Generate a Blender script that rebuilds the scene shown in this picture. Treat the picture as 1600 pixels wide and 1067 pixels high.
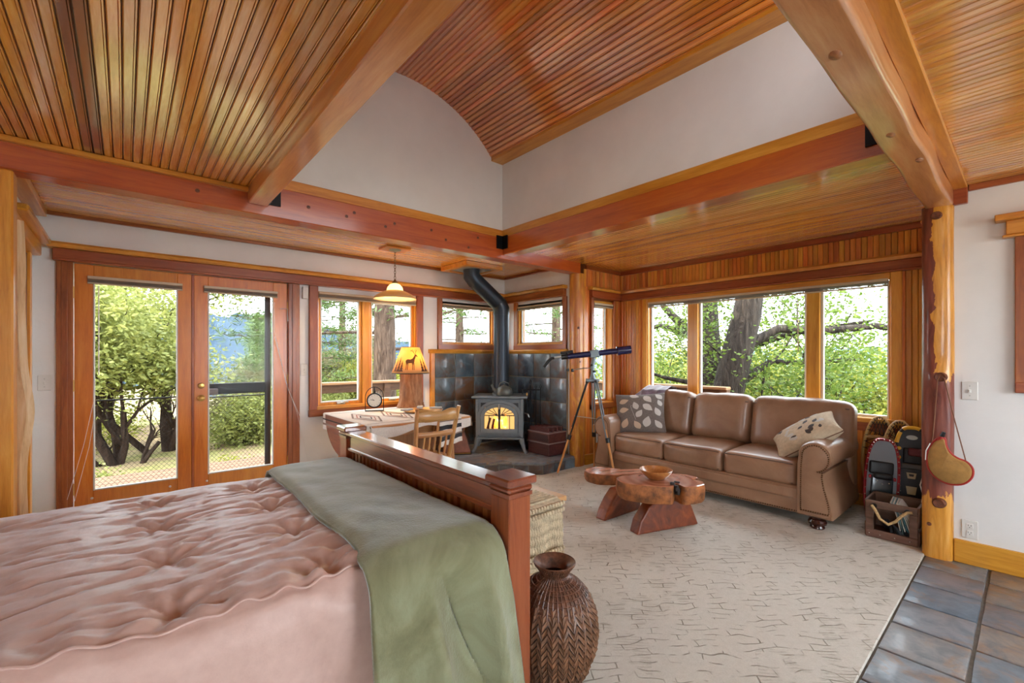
import bpy, bmesh, math, random
import numpy as np
from mathutils import Vector, Matrix, noise
random.seed(7)
np.random.seed(7)
R = math.radians
S = bpy.context.scene
for o in list(bpy.data.objects):
    bpy.data.objects.remove(o)
C = S.collection

# ------------------------------------------------------------------ camera, sky, sun, added fill lamps, exposure
cam = bpy.data.cameras.new('camera')
cam_o = bpy.data.objects.new('camera', cam)
C.objects.link(cam_o)
cam.sensor_width = 36.0
cam.lens = 701.0 / 1600.0 * 36.0
cam.shift_y = 22.5 / 1600.0
cam.clip_start = 0.05
cam.clip_end = 3000
cam_o.location = (0, 0, 1.31)
cam_o.rotation_euler = (R(90), 0, -math.atan2(0.65347, 0.75695))
S.camera = cam_o

S.view_settings.view_transform = 'Standard'
S.view_settings.look = 'None'
S.view_settings.gamma = 1.0
S.view_settings.use_curve_mapping = False
S.view_settings.exposure = 1.16

world = bpy.data.worlds.new('World')
S.world = world
world.use_nodes = True
wn = world.node_tree
wn.nodes.clear()
w_out = wn.nodes.new('ShaderNodeOutputWorld')
w_bg = wn.nodes.new('ShaderNodeBackground')
w_bg.inputs['Color'].default_value = (0.82, 0.91, 1.0, 1)      # pale, evenly hazy sky
w_bg.inputs['Strength'].default_value = 5.2
wn.links.new(w_bg.outputs[0], w_out.inputs[0])

def sun_light():
    l = bpy.data.lights.new('sun', 'SUN')
    l.energy = 2.6
    l.angle = R(1.5)
    l.color = (1.0, 0.93, 0.8)
    o = bpy.data.objects.new('sun', l)
    C.objects.link(o)
    o.rotation_euler = Vector((-1.0, -0.06, 1.25)).to_track_quat('Z', 'Y').to_euler()
sun_light()

def added_fill_light(name, loc, target, sx, sy, energy, color=(0.93, 0.96, 1.0)):
    """Fill lamp added to brighten the room, set in an unseen, made-up window."""
    l = bpy.data.lights.new(name, 'AREA')
    l.shape = 'RECTANGLE'
    l.size = sx
    l.size_y = sy
    l.energy = energy
    l.color = color
    o = bpy.data.objects.new(name, l)
    C.objects.link(o)
    o.location = loc
    d = Vector(loc) - Vector(target)
    o.rotation_euler = d.to_track_quat('Z', 'Y').to_euler()
    return o
# fill lamps in added, unseen windows behind the camera (built as added_window_7 and added_window_8 below)
added_fill_light('added_rear_fill', (2.5, -2.52, 1.45), (2.5, 0, 1.45), 1.8, 1.6, 18)
added_fill_light('added_side_fill', (-2.32, -1.3, 1.5), (0, -1.3, 1.5), 1.3, 1.5, 8)

# fill lamp in a made-up, unseen window of the vault's near end wall (built as added_window_9 below)
added_fill_light('added_vault_fill', (1.8, 0.475, 2.98), (1.8, 3.5, 2.75), 1.5, 0.55, 4.5)

S.cycles.use_denoising = True
S.cycles.use_adaptive_sampling = True
S.cycles.adaptive_threshold = 0.02
S.cycles.max_bounces = 9
S.cycles.diffuse_bounces = 5
S.cycles.glossy_bounces = 4
S.cycles.transmission_bounces = 6
S.cycles.transparent_max_bounces = 16
S.cycles.sample_clamp_indirect = 6.0
S.cycles.caustics_reflective = False
S.cycles.caustics_refractive = False

# ------------------------------------------------------------------ helpers
def lin(*c):
    if len(c) == 1:
        c = c[0]
    return tuple((v / 255 / 12.92) if v / 255 <= 0.04045 else ((v / 255 + 0.055) / 1.055) ** 2.4 for v in c) + (1,)

class NT:
    """Small wrapper for building a node material."""
    def __init__(s, name):
        s.m = bpy.data.materials.new(name)
        s.m.use_nodes = True
        s.t = s.m.node_tree
        s.b = s.t.nodes['Principled BSDF']
    def n(s, typ, **kw):
        nd = s.t.nodes.new('ShaderNode' + typ)
        for k, v in kw.items():
            if k in nd.inputs.keys():
                nd.inputs[k].default_value = v
            else:
                setattr(nd, k, v)
        return nd
    def l(s, a, b):
        s.t.links.new(a, b)
    def coords(s, scale=(1, 1, 1), rnd=0, rot=(0, 0, 0), space='Object'):
        tc = s.n('TexCoord')
        mp = s.n('Mapping')
        mp.inputs['Scale'].default_value = scale
        mp.inputs['Rotation'].default_value = rot
        s.l(tc.outputs[space], mp.inputs['Vector'])
        if rnd:
            oi = s.n('ObjectInfo')
            mu = s.n('Math', operation='MULTIPLY')
            mu.inputs[1].default_value = rnd
            s.l(oi.outputs['Random'], mu.inputs[0])
            s.l(mu.outputs[0], mp.inputs['Location'])
        return mp.outputs[0]
    def noise(s, vec, scale=5, detail=4, rough=0.55, dist=0):
        nd = s.n('TexNoise')
        nd.inputs['Scale'].default_value = scale
        nd.inputs['Detail'].default_value = detail
        nd.inputs['Roughness'].default_value = rough
        nd.inputs['Distortion'].default_value = dist
        s.l(vec, nd.inputs['Vector'])
        return nd.outputs['Fac']
    def ramp(s, fac, stops, interp='LINEAR'):
        nd = s.n('ValToRGB')
        cr = nd.color_ramp
        cr.interpolation = interp
        while len(cr.elements) < len(stops):
            cr.elements.new(0.5)
        for e, (p, col) in zip(cr.elements, stops):
            e.position = p
            e.color = col if len(col) == 4 else tuple(col) + (1,)
        s.l(fac, nd.inputs[0])
        return nd.outputs[0]
    def mix(s, fac, a, b, mode='MIX'):
        nd = s.n('Mix', data_type='RGBA', blend_type=mode)
        for i, v in ((0, fac), (6, a), (7, b)):
            if isinstance(v, (float, int)):
                nd.inputs[i].default_value = v
            elif isinstance(v, tuple):
                nd.inputs[i].default_value = v
            else:
                s.l(v, nd.inputs[i])
        return nd.outputs[2]
    def math(s, op, a, b=0.0):
        nd = s.n('Math', operation=op)
        for i, v in ((0, a), (1, b)):
            if isinstance(v, (float, int)):
                nd.inputs[i].default_value = v
            else:
                s.l(v, nd.inputs[i])
        return nd.outputs[0]
    def vary(s, col, amt=0.25, hue=0.01):
        """per-object brightness and hue variation"""
        oi = s.n('ObjectInfo')
        hs = s.n('HueSaturation')
        mr = s.n('MapRange')
        mr.inputs['To Min'].default_value = 1 - amt
        mr.inputs['To Max'].default_value = 1 + amt * 0.6
        s.l(oi.outputs['Random'], mr.inputs['Value'])
        s.l(mr.outputs[0], hs.inputs['Value'])
        m2 = s.math('MULTIPLY', oi.outputs['Random'], 7.31)
        m3 = s.math('FRACT', m2)
        mr2 = s.n('MapRange')
        mr2.inputs['To Min'].default_value = 0.5 - hue
        mr2.inputs['To Max'].default_value = 0.5 + hue
        s.l(m3, mr2.inputs['Value'])
        s.l(mr2.outputs[0], hs.inputs['Hue'])
        s.l(col, hs.inputs['Color'])
        return hs.outputs[0]
    def bump(s, h, strength=0.2, dist=0.01):
        nd = s.n('Bump')
        nd.inputs['Strength'].default_value = strength
        nd.inputs['Distance'].default_value = dist
        s.l(h, nd.inputs['Height'])
        s.l(nd.outputs[0], s.b.inputs['Normal'])
        return nd.outputs[0]
    def base(s, col, rough=0.5, metal=0, coat=0, spec=0.5, coat_rough=0.1):
        if isinstance(col, tuple):
            s.b.inputs['Base Color'].default_value = col
        else:
            s.l(col, s.b.inputs['Base Color'])
        s.b.inputs['Roughness'].default_value = rough
        s.b.inputs['Metallic'].default_value = metal
        s.b.inputs['Coat Weight'].default_value = coat
        s.b.inputs['Coat Roughness'].default_value = coat_rough
        s.b.inputs['Specular IOR Level'].default_value = spec
        return s.m

def wood(name, stops, axis='x', rough=0.35, coat=0.3, var=0.2, scale=1.0, hue=0.008, stretch=12, bump=0.12, coat_rough=0.15):
    t = NT(name)
    sc = {'x': (1, stretch, stretch), 'y': (stretch, 1, stretch), 'z': (stretch, stretch, 1)}[axis]
    v = t.coords(tuple(a * scale for a in sc), rnd=37.0)
    f = t.noise(v, 2.2, 6, 0.6, 0.6)
    f2 = t.noise(v, 14, 3, 0.6, 0.2)
    fm = t.mix(0.25, f, f2)
    col = t.ramp(fm, [(p, lin(c)) for p, c in stops])
    if var:
        col = t.vary(col, var, hue)
    t.bump(fm, bump, 0.004)
    if coat > .7:
        t.b.inputs['Coat IOR'].default_value = 2.3 if bump < .05 else 1.7
    return t.base(col, rough, 0, coat, coat_rough=coat_rough)

def plain(name, rgb, rough=0.5, metal=0, coat=0, var=0, mottled=0.0, mscale=8, bump=0, bscale=60, spec=0.5):
    t = NT(name)
    col = lin(rgb)
    if mottled or bump:
        v = t.coords()
    if mottled:
        f = t.noise(v, mscale, 5, 0.6)
        col = t.ramp(f, [(0.3, lin(tuple(max(0, c * (1 - mottled)) for c in rgb))), (0.7, lin(tuple(min(255, c * (1 + mottled * 0.6)) for c in rgb)))])
    if var:
        if isinstance(col, tuple):
            rg = t.n('RGB')
            rg.outputs[0].default_value = col
            col = rg.outputs[0]
        col = t.vary(col, var)
    if bump:
        t.bump(t.noise(v, bscale, 4, 0.6), bump, 0.01)
    return t.base(col, rough, metal, coat, spec)

class G:
    """Collects geometry; build() links it as ONE mesh object."""
    def __init__(s):
        s.v = []
        s.f = []
    def add(s, vs, fs):
        n = len(s.v)
        s.v.extend([tuple(p) for p in vs])
        s.f.extend([tuple(i + n for i in f) for f in fs])
        return s
    def box(s, x0, x1, y0, y1, z0, z1, b=0.0, M=None):
        if x0 > x1: x0, x1 = x1, x0
        if y0 > y1: y0, y1 = y1, y0
        if z0 > z1: z0, z1 = z1, z0
        lo, hi = (x0, y0, z0), (x1, y1, z1)
        vs, fs = [], []
        if b <= 0:
            for i in range(8):
                vs.append(tuple(hi[a] if i >> a & 1 else lo[a] for a in range(3)))
            fs = [(0, 2, 3, 1), (4, 5, 7, 6), (0, 1, 5, 4), (2, 6, 7, 3), (0, 4, 6, 2), (1, 3, 7, 5)]
        else:
            b = min(b, 0.49 * min(x1 - x0, y1 - y0, z1 - z0))
            idx = {}
            for i in range(8):
                sg = tuple(1 if i >> a & 1 else 0 for a in range(3))
                for ax in range(3):
                    p = []
                    for a in range(3):
                        e = hi[a] if sg[a] else lo[a]
                        if a != ax:
                            e += -b if sg[a] else b
                        p.append(e)
                    idx[sg + (ax,)] = len(vs)
                    vs.append(tuple(p))
            def K(a, sa, o1, s1, o2, s2, ax):
                q = [0, 0, 0]
                q[a], q[o1], q[o2] = sa, s1, s2
                return idx[tuple(q) + (ax,)]
            for a in range(3):
                o1, o2 = (a + 1) % 3, (a + 2) % 3
                for sa in (0, 1):
                    fs.append(tuple(K(a, sa, o1, p, o2, q, a) for p, q in ((0, 0), (1, 0), (1, 1), (0, 1))))
                for s1 in (0, 1):
                    for s2 in (0, 1):
                        fs.append((K(o1, s1, o2, s2, a, 0, o1), K(o1, s1, o2, s2, a, 1, o1), K(o1, s1, o2, s2, a, 1, o2), K(o1, s1, o2, s2, a, 0, o2)))
            for i in range(8):
                sg = tuple(1 if i >> a & 1 else 0 for a in range(3))
                fs.append(tuple(idx[sg + (ax,)] for ax in range(3)))
        if M is not None:
            vs = [M @ Vector(p) for p in vs]
        return s.add(vs, fs)
    def tube(s, pts, rad, n=10, caps=True, closed=False, flat=1.0):
        pts = [Vector(p) for p in pts]
        m = len(pts)
        if isinstance(rad, (int, float)):
            rad = [rad] * m
        vs, fs = [], []
        t0 = (pts[1] - pts[0]).normalized()
        ref = Vector((0, 0, 1)) if abs(t0.z) < 0.9 else Vector((1, 0, 0))
        nrm = (ref - t0 * ref.dot(t0)).normalized()
        for i, p in enumerate(pts):
            if closed:
                t = (pts[(i + 1) % m] - pts[i - 1]).normalized()
            else:
                t = (pts[min(i + 1, m - 1)] - pts[max(i - 1, 0)]).normalized()
            nrm = (nrm - t * nrm.dot(t))
            nrm = nrm.normalized() if nrm.length > 1e-6 else t.orthogonal().normalized()
            bn = t.cross(nrm)
            for k in range(n):
                a = 2 * math.pi * k / n
                vs.append(p + (nrm * math.cos(a) + bn * math.sin(a) * flat) * rad[i])
        rows = m if closed else m - 1
        for i in range(rows):
            j = (i + 1) % m
            for k in range(n):
                k2 = (k + 1) % n
                fs.append((i * n + k, i * n + k2, j * n + k2, j * n + k))
        if caps and not closed:
            fs.append(tuple(range(n - 1, -1, -1)))
            fs.append(tuple((m - 1) * n + k for k in range(n)))
        return s.add(vs, fs)
    def cyl(s, p0, p1, r0, r1=None, n=14):
        return s.tube([p0, p1], [r0, r0 if r1 is None else r1], n)
    def lathe(s, prof, n=24, c=(0, 0, 0), M=None, caps=True):
        vs, fs = [], []
        m = len(prof)
        for r, z in prof:
            for k in range(n):
                a = 2 * math.pi * k / n
                p = Vector((r * math.cos(a), r * math.sin(a), z))
                if M is not None:
                    p = M @ p
                vs.append(p + Vector(c))
        for i in range(m - 1):
            for k in range(n):
                k2 = (k + 1) % n
                fs.append((i * n + k, i * n + k2, (i + 1) * n + k2, (i + 1) * n + k))
        if caps:
            fs.append(tuple(range(n - 1, -1, -1)))
            fs.append(tuple((m - 1) * n + k for k in range(n)))
        return s.add(vs, fs)
    def grid(s, fn, nu, nv):
        vs = [fn(i / nu, j / nv) for j in range(nv + 1) for i in range(nu + 1)]
        fs = []
        for j in range(nv):
            for i in range(nu):
                a = j * (nu + 1) + i
                fs.append((a, a + 1, a + nu + 2, a + nu + 1))
        return s.add(vs, fs)
    def prism(s, poly, d, M=None, z0=0.0):
        """polygon in XY extruded from z0 to z0+d"""
        n = len(poly)
        vs = [Vector((x, y, z0)) for x, y in poly] + [Vector((x, y, z0 + d)) for x, y in poly]
        if M is not None:
            vs = [M @ p for p in vs]
        fs = [tuple(range(n - 1, -1, -1)), tuple(range(n, 2 * n))]
        for i in range(n):
            j = (i + 1) % n
            fs.append((i, j, n + j, n + i))
        return s.add(vs, fs)
    def rounded(s, hx, hy, hz, r, seg=3, cuts=6, fn=None, c=(0, 0, 0), M=None):
        """rounded box on a dense grid; fn(x,y,z)->Vector deforms it"""
        h = (hx, hy, hz)
        r = min(r, 0.98 * min(h))
        def axis(a):
            L = []
            for i in range(seg + 1):
                L.append(-a + r * (1 - math.cos(math.pi / 2 * i / seg)))
            inner = a - r
            k = max(1, cuts)
            for i in range(1, k):
                L.append(-inner + 2 * inner * i / k)
            for i in range(seg, -1, -1):
                L.append(a - r * (1 - math.cos(math.pi / 2 * i / seg)))
            out = []
            for q in L:
                if not out or abs(q - out[-1]) > 1e-6:
                    out.append(q)
            return out
        ax = [axis(a) for a in h]
        key, vs, fs = {}, [], []
        def vid(i, j, k):
            if (i, j, k) in key:
                return key[(i, j, k)]
            p = Vector((ax[0][i], ax[1][j], ax[2][k]))
            q = Vector(tuple(max(-h[a] + r, min(h[a] - r, p[a])) for a in range(3)))
            d = p - q
            if d.length > 1e-9:
                p = q + d.normalized() * r
            if fn:
                p = fn(p.x, p.y, p.z)
            if M is not None:
                p = M @ p
            key[(i, j, k)] = len(vs)
            vs.append(Vector(p) + Vector(c))
            return key[(i, j, k)]
        N = [len(a) - 1 for a in ax]
        for i in range(N[0]):
            for j in range(N[1]):
                fs.append((vid(i, j, 0), vid(i, j + 1, 0), vid(i + 1, j + 1, 0), vid(i + 1, j, 0)))
                fs.append((vid(i, j, N[2]), vid(i + 1, j, N[2]), vid(i + 1, j + 1, N[2]), vid(i, j + 1, N[2])))
        for i in range(N[0]):
            for k in range(N[2]):
                fs.append((vid(i, 0, k), vid(i + 1, 0, k), vid(i + 1, 0, k + 1), vid(i, 0, k + 1)))
                fs.append((vid(i, N[1], k), vid(i, N[1], k + 1), vid(i + 1, N[1], k + 1), vid(i + 1, N[1], k)))
        for j in range(N[1]):
            for k in range(N[2]):
                fs.append((vid(0, j, k), vid(0, j, k + 1), vid(0, j + 1, k + 1), vid(0, j + 1, k)))
                fs.append((vid(N[0], j, k), vid(N[0], j + 1, k), vid(N[0], j + 1, k + 1), vid(N[0], j, k + 1)))
        return s.add(vs, fs)
    def mesh(s, name, mat, smooth=False, angle=35, fix=True):
        me = bpy.data.meshes.new(name)
        me.from_pydata(s.v, [], s.f)
        if fix:
            bm = bmesh.new()
            bm.from_mesh(me)
            bmesh.ops.recalc_face_normals(bm, faces=bm.faces)
            bm.to_mesh(me)
            bm.free()
        if smooth:
            me.polygons.foreach_set('use_smooth', [True] * len(me.polygons))
            if angle:
                me.set_sharp_from_angle(angle=R(angle))
        if mat:
            me.materials.append(mat)
        me.update()
        return me
    def build(s, name, mat, parent=None, smooth=False, angle=35, loc=(0, 0, 0), rot=(0, 0, 0), fix=True):
        return link(name, s.mesh(name, mat, smooth, angle, fix), parent, loc, rot)

def link(name, me, parent=None, loc=(0, 0, 0), rot=(0, 0, 0)):
    o = bpy.data.objects.new(name, me)
    C.objects.link(o)
    o.location = loc
    o.rotation_euler = rot
    if parent is not None:
        o.parent = parent
    return o

def tag(o, label=None, cat=None, group=None, kind=None):
    if label: o['label'] = label
    if cat: o['category'] = cat
    if group: o['group'] = group
    if kind: o['kind'] = kind
    return o

def thing(name, label, cat, loc=(0, 0, 0), rz=0.0, group=None):
    o = bpy.data.objects.new(name, None)
    C.objects.link(o)
    o.empty_display_size = 0.1
    o.location = loc
    o.rotation_euler = (0, 0, rz)
    return tag(o, label, cat, group)

def struct(name, g, mat, **kw):
    return tag(g.build(name, mat, **kw), kind='structure')

def struct_root(name, loc=(0, 0, 0)):
    o = bpy.data.objects.new(name, None)
    C.objects.link(o)
    o.location = loc
    return tag(o, kind='structure')

def stuff(o):
    o['kind'] = 'stuff'
    return o

def nz(x, y=0.0, z=0.0):
    return noise.noise(Vector((x, y, z)))

# ------------------------------------------------------------------ materials
ORANGE = [(0.25, (190, 112, 26)), (0.5, (230, 160, 60)), (0.75, (247, 200, 108))]
CEDAR = [(0.25, (164, 84, 20)), (0.5, (206, 126, 42)), (0.75, (228, 160, 76))]
RED = [(0.25, (144, 54, 8)), (0.5, (182, 82, 14)), (0.75, (202, 106, 28))]
M_ceil_y = wood('ceiling board varnish lengthwise y', ORANGE, 'y', 0.24, 1.0, 0.20, 0.8, coat_rough=0.12, hue=0.006, bump=.03)
M_ceil_x = wood('soffit board varnish lengthwise x', ORANGE, 'x', 0.24, 1.0, 0.14, 0.8, coat_rough=0.12, hue=0.006, bump=.03)
M_vault = wood('vault board varnish', [(0.25, (164, 78, 14)), (0.5, (216, 122, 34)), (0.75, (238, 164, 70))], 'y', 0.26, 1.0, 0.28, 0.8, coat_rough=0.14, hue=0.008, bump=.03)
M_board_z = wood('cedar wall board', CEDAR, 'z', 0.35, 0.35, 0.26, 0.9, hue=0.015)
M_beam_x = wood('beam varnish x', RED, 'x', 0.35, 0.8, 0.05, 0.8)
M_beam_y = wood('beam varnish y', RED, 'y', 0.35, 0.8, 0.05, 0.8)
M_beam_pale = wood('pale fir beam', [(0.25, (166, 100, 52)), (0.5, (205, 142, 88)), (0.75, (222, 172, 122))], 'x', 0.32, 0.9, 0.05, 0.8, bump=0.3)
M_trim = wood('honey fir trim', [(0.25, (170, 98, 22)), (0.5, (206, 138, 44)), (0.75, (228, 166, 72))], 'x', 0.33, 0.35, 0.08)
M_trim_y = wood('honey fir trim y', [(0.25, (170, 98, 22)), (0.5, (206, 138, 44)), (0.75, (228, 166, 72))], 'y', 0.33, 0.35, 0.08)
M_trim_z = wood('honey fir trim upright', [(0.25, (178, 104, 22)), (0.5, (214, 146, 44)), (0.75, (232, 172, 70))], 'z', 0.33, 0.35, 0.08)
M_case_x = wood('redwood casing x', [(0.25, (112, 50, 18)), (0.5, (150, 76, 30)), (0.75, (178, 106, 52))], 'x', 0.35, 0.3, 0.1)
M_case_y = wood('redwood casing y', [(0.25, (112, 50, 18)), (0.5, (150, 76, 30)), (0.75, (178, 106, 52))], 'y', 0.35, 0.3, 0.1)
M_case_z = wood('redwood casing upright', [(0.25, (112, 50, 18)), (0.5, (154, 80, 32)), (0.75, (182, 110, 54))], 'z', 0.35, 0.3, 0.1)
M_door = wood('amber door wood', [(0.25, (180, 92, 14)), (0.5, (210, 122, 26)), (0.75, (224, 146, 48))], 'z', 0.33, 0.35, 0.04)
M_white = plain('white plaster', (228, 227, 224), 0.8, mottled=0.03, mscale=2, bump=0.08, bscale=26)
M_dark = plain('black iron', (18, 18, 20), 0.45, 0.6)
M_black = plain('black plastic', (14, 14, 16), 0.4)
M_steel = plain('brushed steel', (190, 190, 186), 0.3, 1.0)
M_brass = plain('aged brass', (196, 158, 92), 0.3, 1.0)
M_offwhite = plain('off white plastic', (222, 220, 214), 0.4)
M_alu = plain('pale window gasket', (205, 205, 200), 0.45)
def glass_mat(name, tint=(1, 1, 1, 1), gl=0.06):
    m = bpy.data.materials.new(name)
    m.use_nodes = True
    t = m.node_tree
    t.nodes.clear()
    o = t.nodes.new('ShaderNodeOutputMaterial')
    mx = t.nodes.new('ShaderNodeMixShader')
    tr = t.nodes.new('ShaderNodeBsdfTransparent')
    g = t.nodes.new('ShaderNodeBsdfGlossy')
    tr.inputs[0].default_value = tint
    g.inputs['Roughness'].default_value = 0.02
    mx.inputs[0].default_value = gl
    t.links.new(tr.outputs[0], mx.inputs[1])
    t.links.new(g.outputs[0], mx.inputs[2])
    t.links.new(mx.outputs[0], o.inputs[0])
    return m
M_glass = glass_mat('window glass', (0.985, 0.99, 0.985, 1), 0.004)
# ------------------------------------------------------------------ the room: walls, floor, ceilings
YA, XB, XN, YN = 4.84, 4.04, 4.88, 3.50      # back wall, right wall, nook back wall, nook side wall
ZS = 2.40                                    # lower ceilings

M_groove_z = wood('dark cedar backing', [(0.3, (110, 54, 14)), (0.7, (140, 76, 26))], 'z', .5, 0, 0)
def wall(name, axis, p0, p1, a0, a1, z0, z1, holes=(), mat=None):
    """solid wall with rectangular openings; axis 'x' runs along x (thickness in y)"""
    g = G()
    us = sorted({a0, a1, *[h[0] for h in holes], *[h[1] for h in holes]})
    zs = sorted({z0, z1, *[h[2] for h in holes], *[h[3] for h in holes]})
    for i in range(len(us) - 1):
        run = None
        for k in range(len(zs) - 1):
            um, zm = (us[i] + us[i + 1]) / 2, (zs[k] + zs[k + 1]) / 2
            if any(h[0] < um < h[1] and h[2] < zm < h[3] for h in holes):
                continue
            if axis == 'x':
                g.box(us[i], us[i + 1], p0, p1, zs[k], zs[k + 1])
            else:
                g.box(p0, p1, us[i], us[i + 1], zs[k], zs[k + 1])
    return struct(name, g, mat or M_white)

wall('wall_back', 'x', YA, YA + .15, -.68, 4.19, -.15, 3.0, [(-.30, 1.225, 0.0, 2.03), (1.50, 2.66, .76, 1.97), (3.0, 3.84, 1.45, 1.97)])
wall('wall_right', 'y', XB, XB + .14, 3.628, YA, -.15, 3.0, [(3.71, 4.56, 1.45, 1.97)])
wall_ns = wall('wall_alcove_side', 'x', YN + .015, YN + .13, 4.18, 5.02, -.15, 3.0, [(4.31, 4.72, .72, 1.96)], M_groove_z)
wall_nb = wall('wall_alcove_back', 'y', XN + .015, XN + .14, .30, YN + .13, -.15, 3.0, [(.76, 3.11, .76, 1.97)], M_groove_z)
wall('wall_alcove_near', 'x', .33, .44, 4.17, XN + .14, -.15, 3.0)
wall('wall_right_front', 'y', 4.03, 4.17, -2.75, .33, -.15, 3.0, [(-1.0, -.02, 1.15, 1.96)])
wall('wall_left', 'y', -.68, -.53, 3.62, YA, -.15, 3.0)
wall('wall_left_front', 'y', -2.55, -2.4, -2.75, 3.62, -.15, 3.0, [(-1.95, -.6, .7, 2.3)])
wall('wall_left_return', 'x', 3.49, 3.62, -2.4, -.595, -.15, 3.0)
wall('wall_rear', 'x', -2.75, -2.6, -2.55, 4.17, -.15, 3.0, [(1.5, 3.4, .6, 2.3)])
# white walls of the raised barrel vault
wall('wall_vault_back', 'x', 3.50, 3.60, .68, 3.02, 2.44, 3.9)
wall('wall_vault_right', 'y', 2.893, 3.0, .40, 3.50, 2.44, 3.42)
wall('wall_vault_left', 'y', .66, .74, .40, 3.50, 2.44, 3.42)
wall('wall_vault_front', 'x', .36, .46, .66, 3.0, 2.44, 3.9, [(1.0, 2.6, 2.66, 3.30)])
g = G(); g.box(-2.75, 5.2, -2.9, 5.15, 3.95, 4.05)
for a in ((-2.75, 5.2, -2.9, -2.75), (-2.75, 5.2, 5.0, 5.15), (-2.75, -2.55, -2.9, 5.15), (5.02, 5.2, -2.9, 5.15)):
    g.box(*a, 2.9, 3.95)
struct('roof', g, plain('roof underside', (90, 80, 70), 0.9))  # unseen roof and skirts, added to keep sun out of the room

# floor slab, slate tiles, carpet
t = NT('slate floor tile')
v = t.coords((1, 1, 1), rnd=50)
oi = t.n('ObjectInfo')
tone = t.ramp(oi.outputs['Random'], [(0.0, lin(96, 112, 128)), (0.22, lin(128, 130, 132)), (0.42, lin(112, 104, 112)), (0.6, lin(128, 136, 142)), (0.8, lin(140, 118, 98)), (1.0, lin(104, 120, 128))])
n1 = t.noise(v, 4.5, 6, 0.6, 1.2)
n2 = t.noise(v, 9, 6, 0.65, 0.6)
rust = t.ramp(n1, [(0.5, (0, 0, 0, 1)), (0.68, (1, 1, 1, 1))])
c1 = t.mix(rust, tone, lin(142, 108, 78))
c2 = t.mix(t.ramp(n2, [(0.42, (0, 0, 0, 1)), (0.62, (.6, .6, .6, 1))]), c1, lin(72, 84, 96))
t.bump(t.noise(v, 12, 8, 0.65, 1.5), 0.5, 0.006)
M_slate = t.base(c2, 0.42, 0, 0.12)
M_grout = plain('grey grout', (128, 124, 116), 0.9, mottled=.1, mscale=40)
g = G(); g.box(-2.55, 5.02, -2.75, 4.99, -.15, -.010)
floor = struct('floor', g, M_grout)
tile_me = [None] * 4
for q in range(4):
    random.seed(q)
    gg = G()
    gg.rounded(.1455, .139, .011, .006, 1, 3, fn=lambda x, y, z: Vector((x + .0025 * nz(y * 18, q * 3.1), y + .0025 * nz(x * 18, q * 5.7, 2), z)))
    tile_me[q] = gg.mesh('tile', M_slate, True)
for i in range(14):
    for j in range(9):
        x1 = 4.03 - .255 - .302 * (i - 1) if i else 4.03
        w = .255 if i == 0 else .302
        cx = x1 - w / 2 if i == 0 else x1 - .151
        cy = .46 - .1455 - .292 * j
        if cx < -.05:
            continue
        o = link('tile', tile_me[(i * 3 + j * 5) % 4], floor, (cx, cy, -.011), (0, 0, math.pi if (i + j) % 2 else 0))
        if i == 0:
            o.scale = (.255 / .302, 1, 1)

t = NT('cream cut loop carpet')
v = t.coords((1, 1, 1))
fine = t.noise(v, 130, 3, 0.75)
mid = t.noise(v, 34, 3, 0.6)
br = t.n('TexBrick', offset=0.37, squash=1.0)
br.inputs['Scale'].default_value = 9.0
br.inputs['Mortar Size'].default_value = 0.03
br.inputs['Mortar Smooth'].default_value = 0.6
br.inputs['Brick Width'].default_value = 1.5
br.inputs['Row Height'].default_value = 0.42
for k in ('Color1', 'Color2'):
    br.inputs[k].default_value = (1, 1, 1, 1)
br.inputs['Mortar'].default_value = (0, 0, 0, 1)
mp = t.n('Mapping'); mp.inputs['Rotation'].default_value = (0, 0, R(41))
wob = t.n('TexNoise'); wob.inputs['Scale'].default_value = 3.5
t.l(v, wob.inputs['Vector'])
wv = t.n('VectorMath', operation='SCALE'); wv.inputs['Scale'].default_value = 0.16
t.l(wob.outputs['Color'], wv.inputs[0])
wa = t.n('VectorMath', operation='ADD')
t.l(v, wa.inputs[0]); t.l(wv.outputs[0], wa.inputs[1])
t.l(wa.outputs[0], mp.inputs['Vector'])
t.l(mp.outputs[0], br.inputs['Vector'])
wave = t.n('TexWave', wave_type='BANDS', bands_direction='DIAGONAL')
wave.inputs['Scale'].default_value = 22
wave.inputs['Distortion'].default_value = 2.0
t.l(v, wave.inputs['Vector'])
vor = t.n('TexVoronoi', feature='F1'); vor.inputs['Scale'].default_value = 3.2
t.l(v, vor.inputs['Vector'])
ribmask = t.ramp(t.math('FRACT', t.math('MULTIPLY', vor.outputs['Color'], 3.7)), [(0.5, (0, 0, 0, 1)), (0.55, (1, 1, 1, 1))])
rib = t.mix(ribmask, (1, 1, 1, 1), wave.outputs['Color'])
pat = t.mix(0.3, br.outputs['Color'], rib, 'MULTIPLY')
brk = t.mix(t.ramp(t.noise(v, 9, 2), [(0.46, (0, 0, 0, 1)), (0.56, (1, 1, 1, 1))]), (1, 1, 1, 1), pat)
h = t.mix(0.5, brk, t.mix(0.4, fine, mid))
col = t.ramp(h, [(0.2, lin(150, 144, 130)), (0.45, lin(172, 167, 154)), (0.68, lin(198, 194, 183)), (0.85, lin(212, 208, 198))])
t.bump(h, 0.8, 0.010)
M_carpet = t.base(col, 0.95, spec=0.1)
g = G()
g.box(-2.4, 4.03, .462, 3.49, -.009, .008, .003)
g.box(-.53, 4.04, 3.49, YA, -.009, .008, .003)
g.box(4.03, XN, .45, YN, -.009, .008, .003)
carpet = tag(g.build('carpet', M_carpet), 'cream patterned carpet covering the floor up to the slate tiles', 'carpet')

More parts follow.
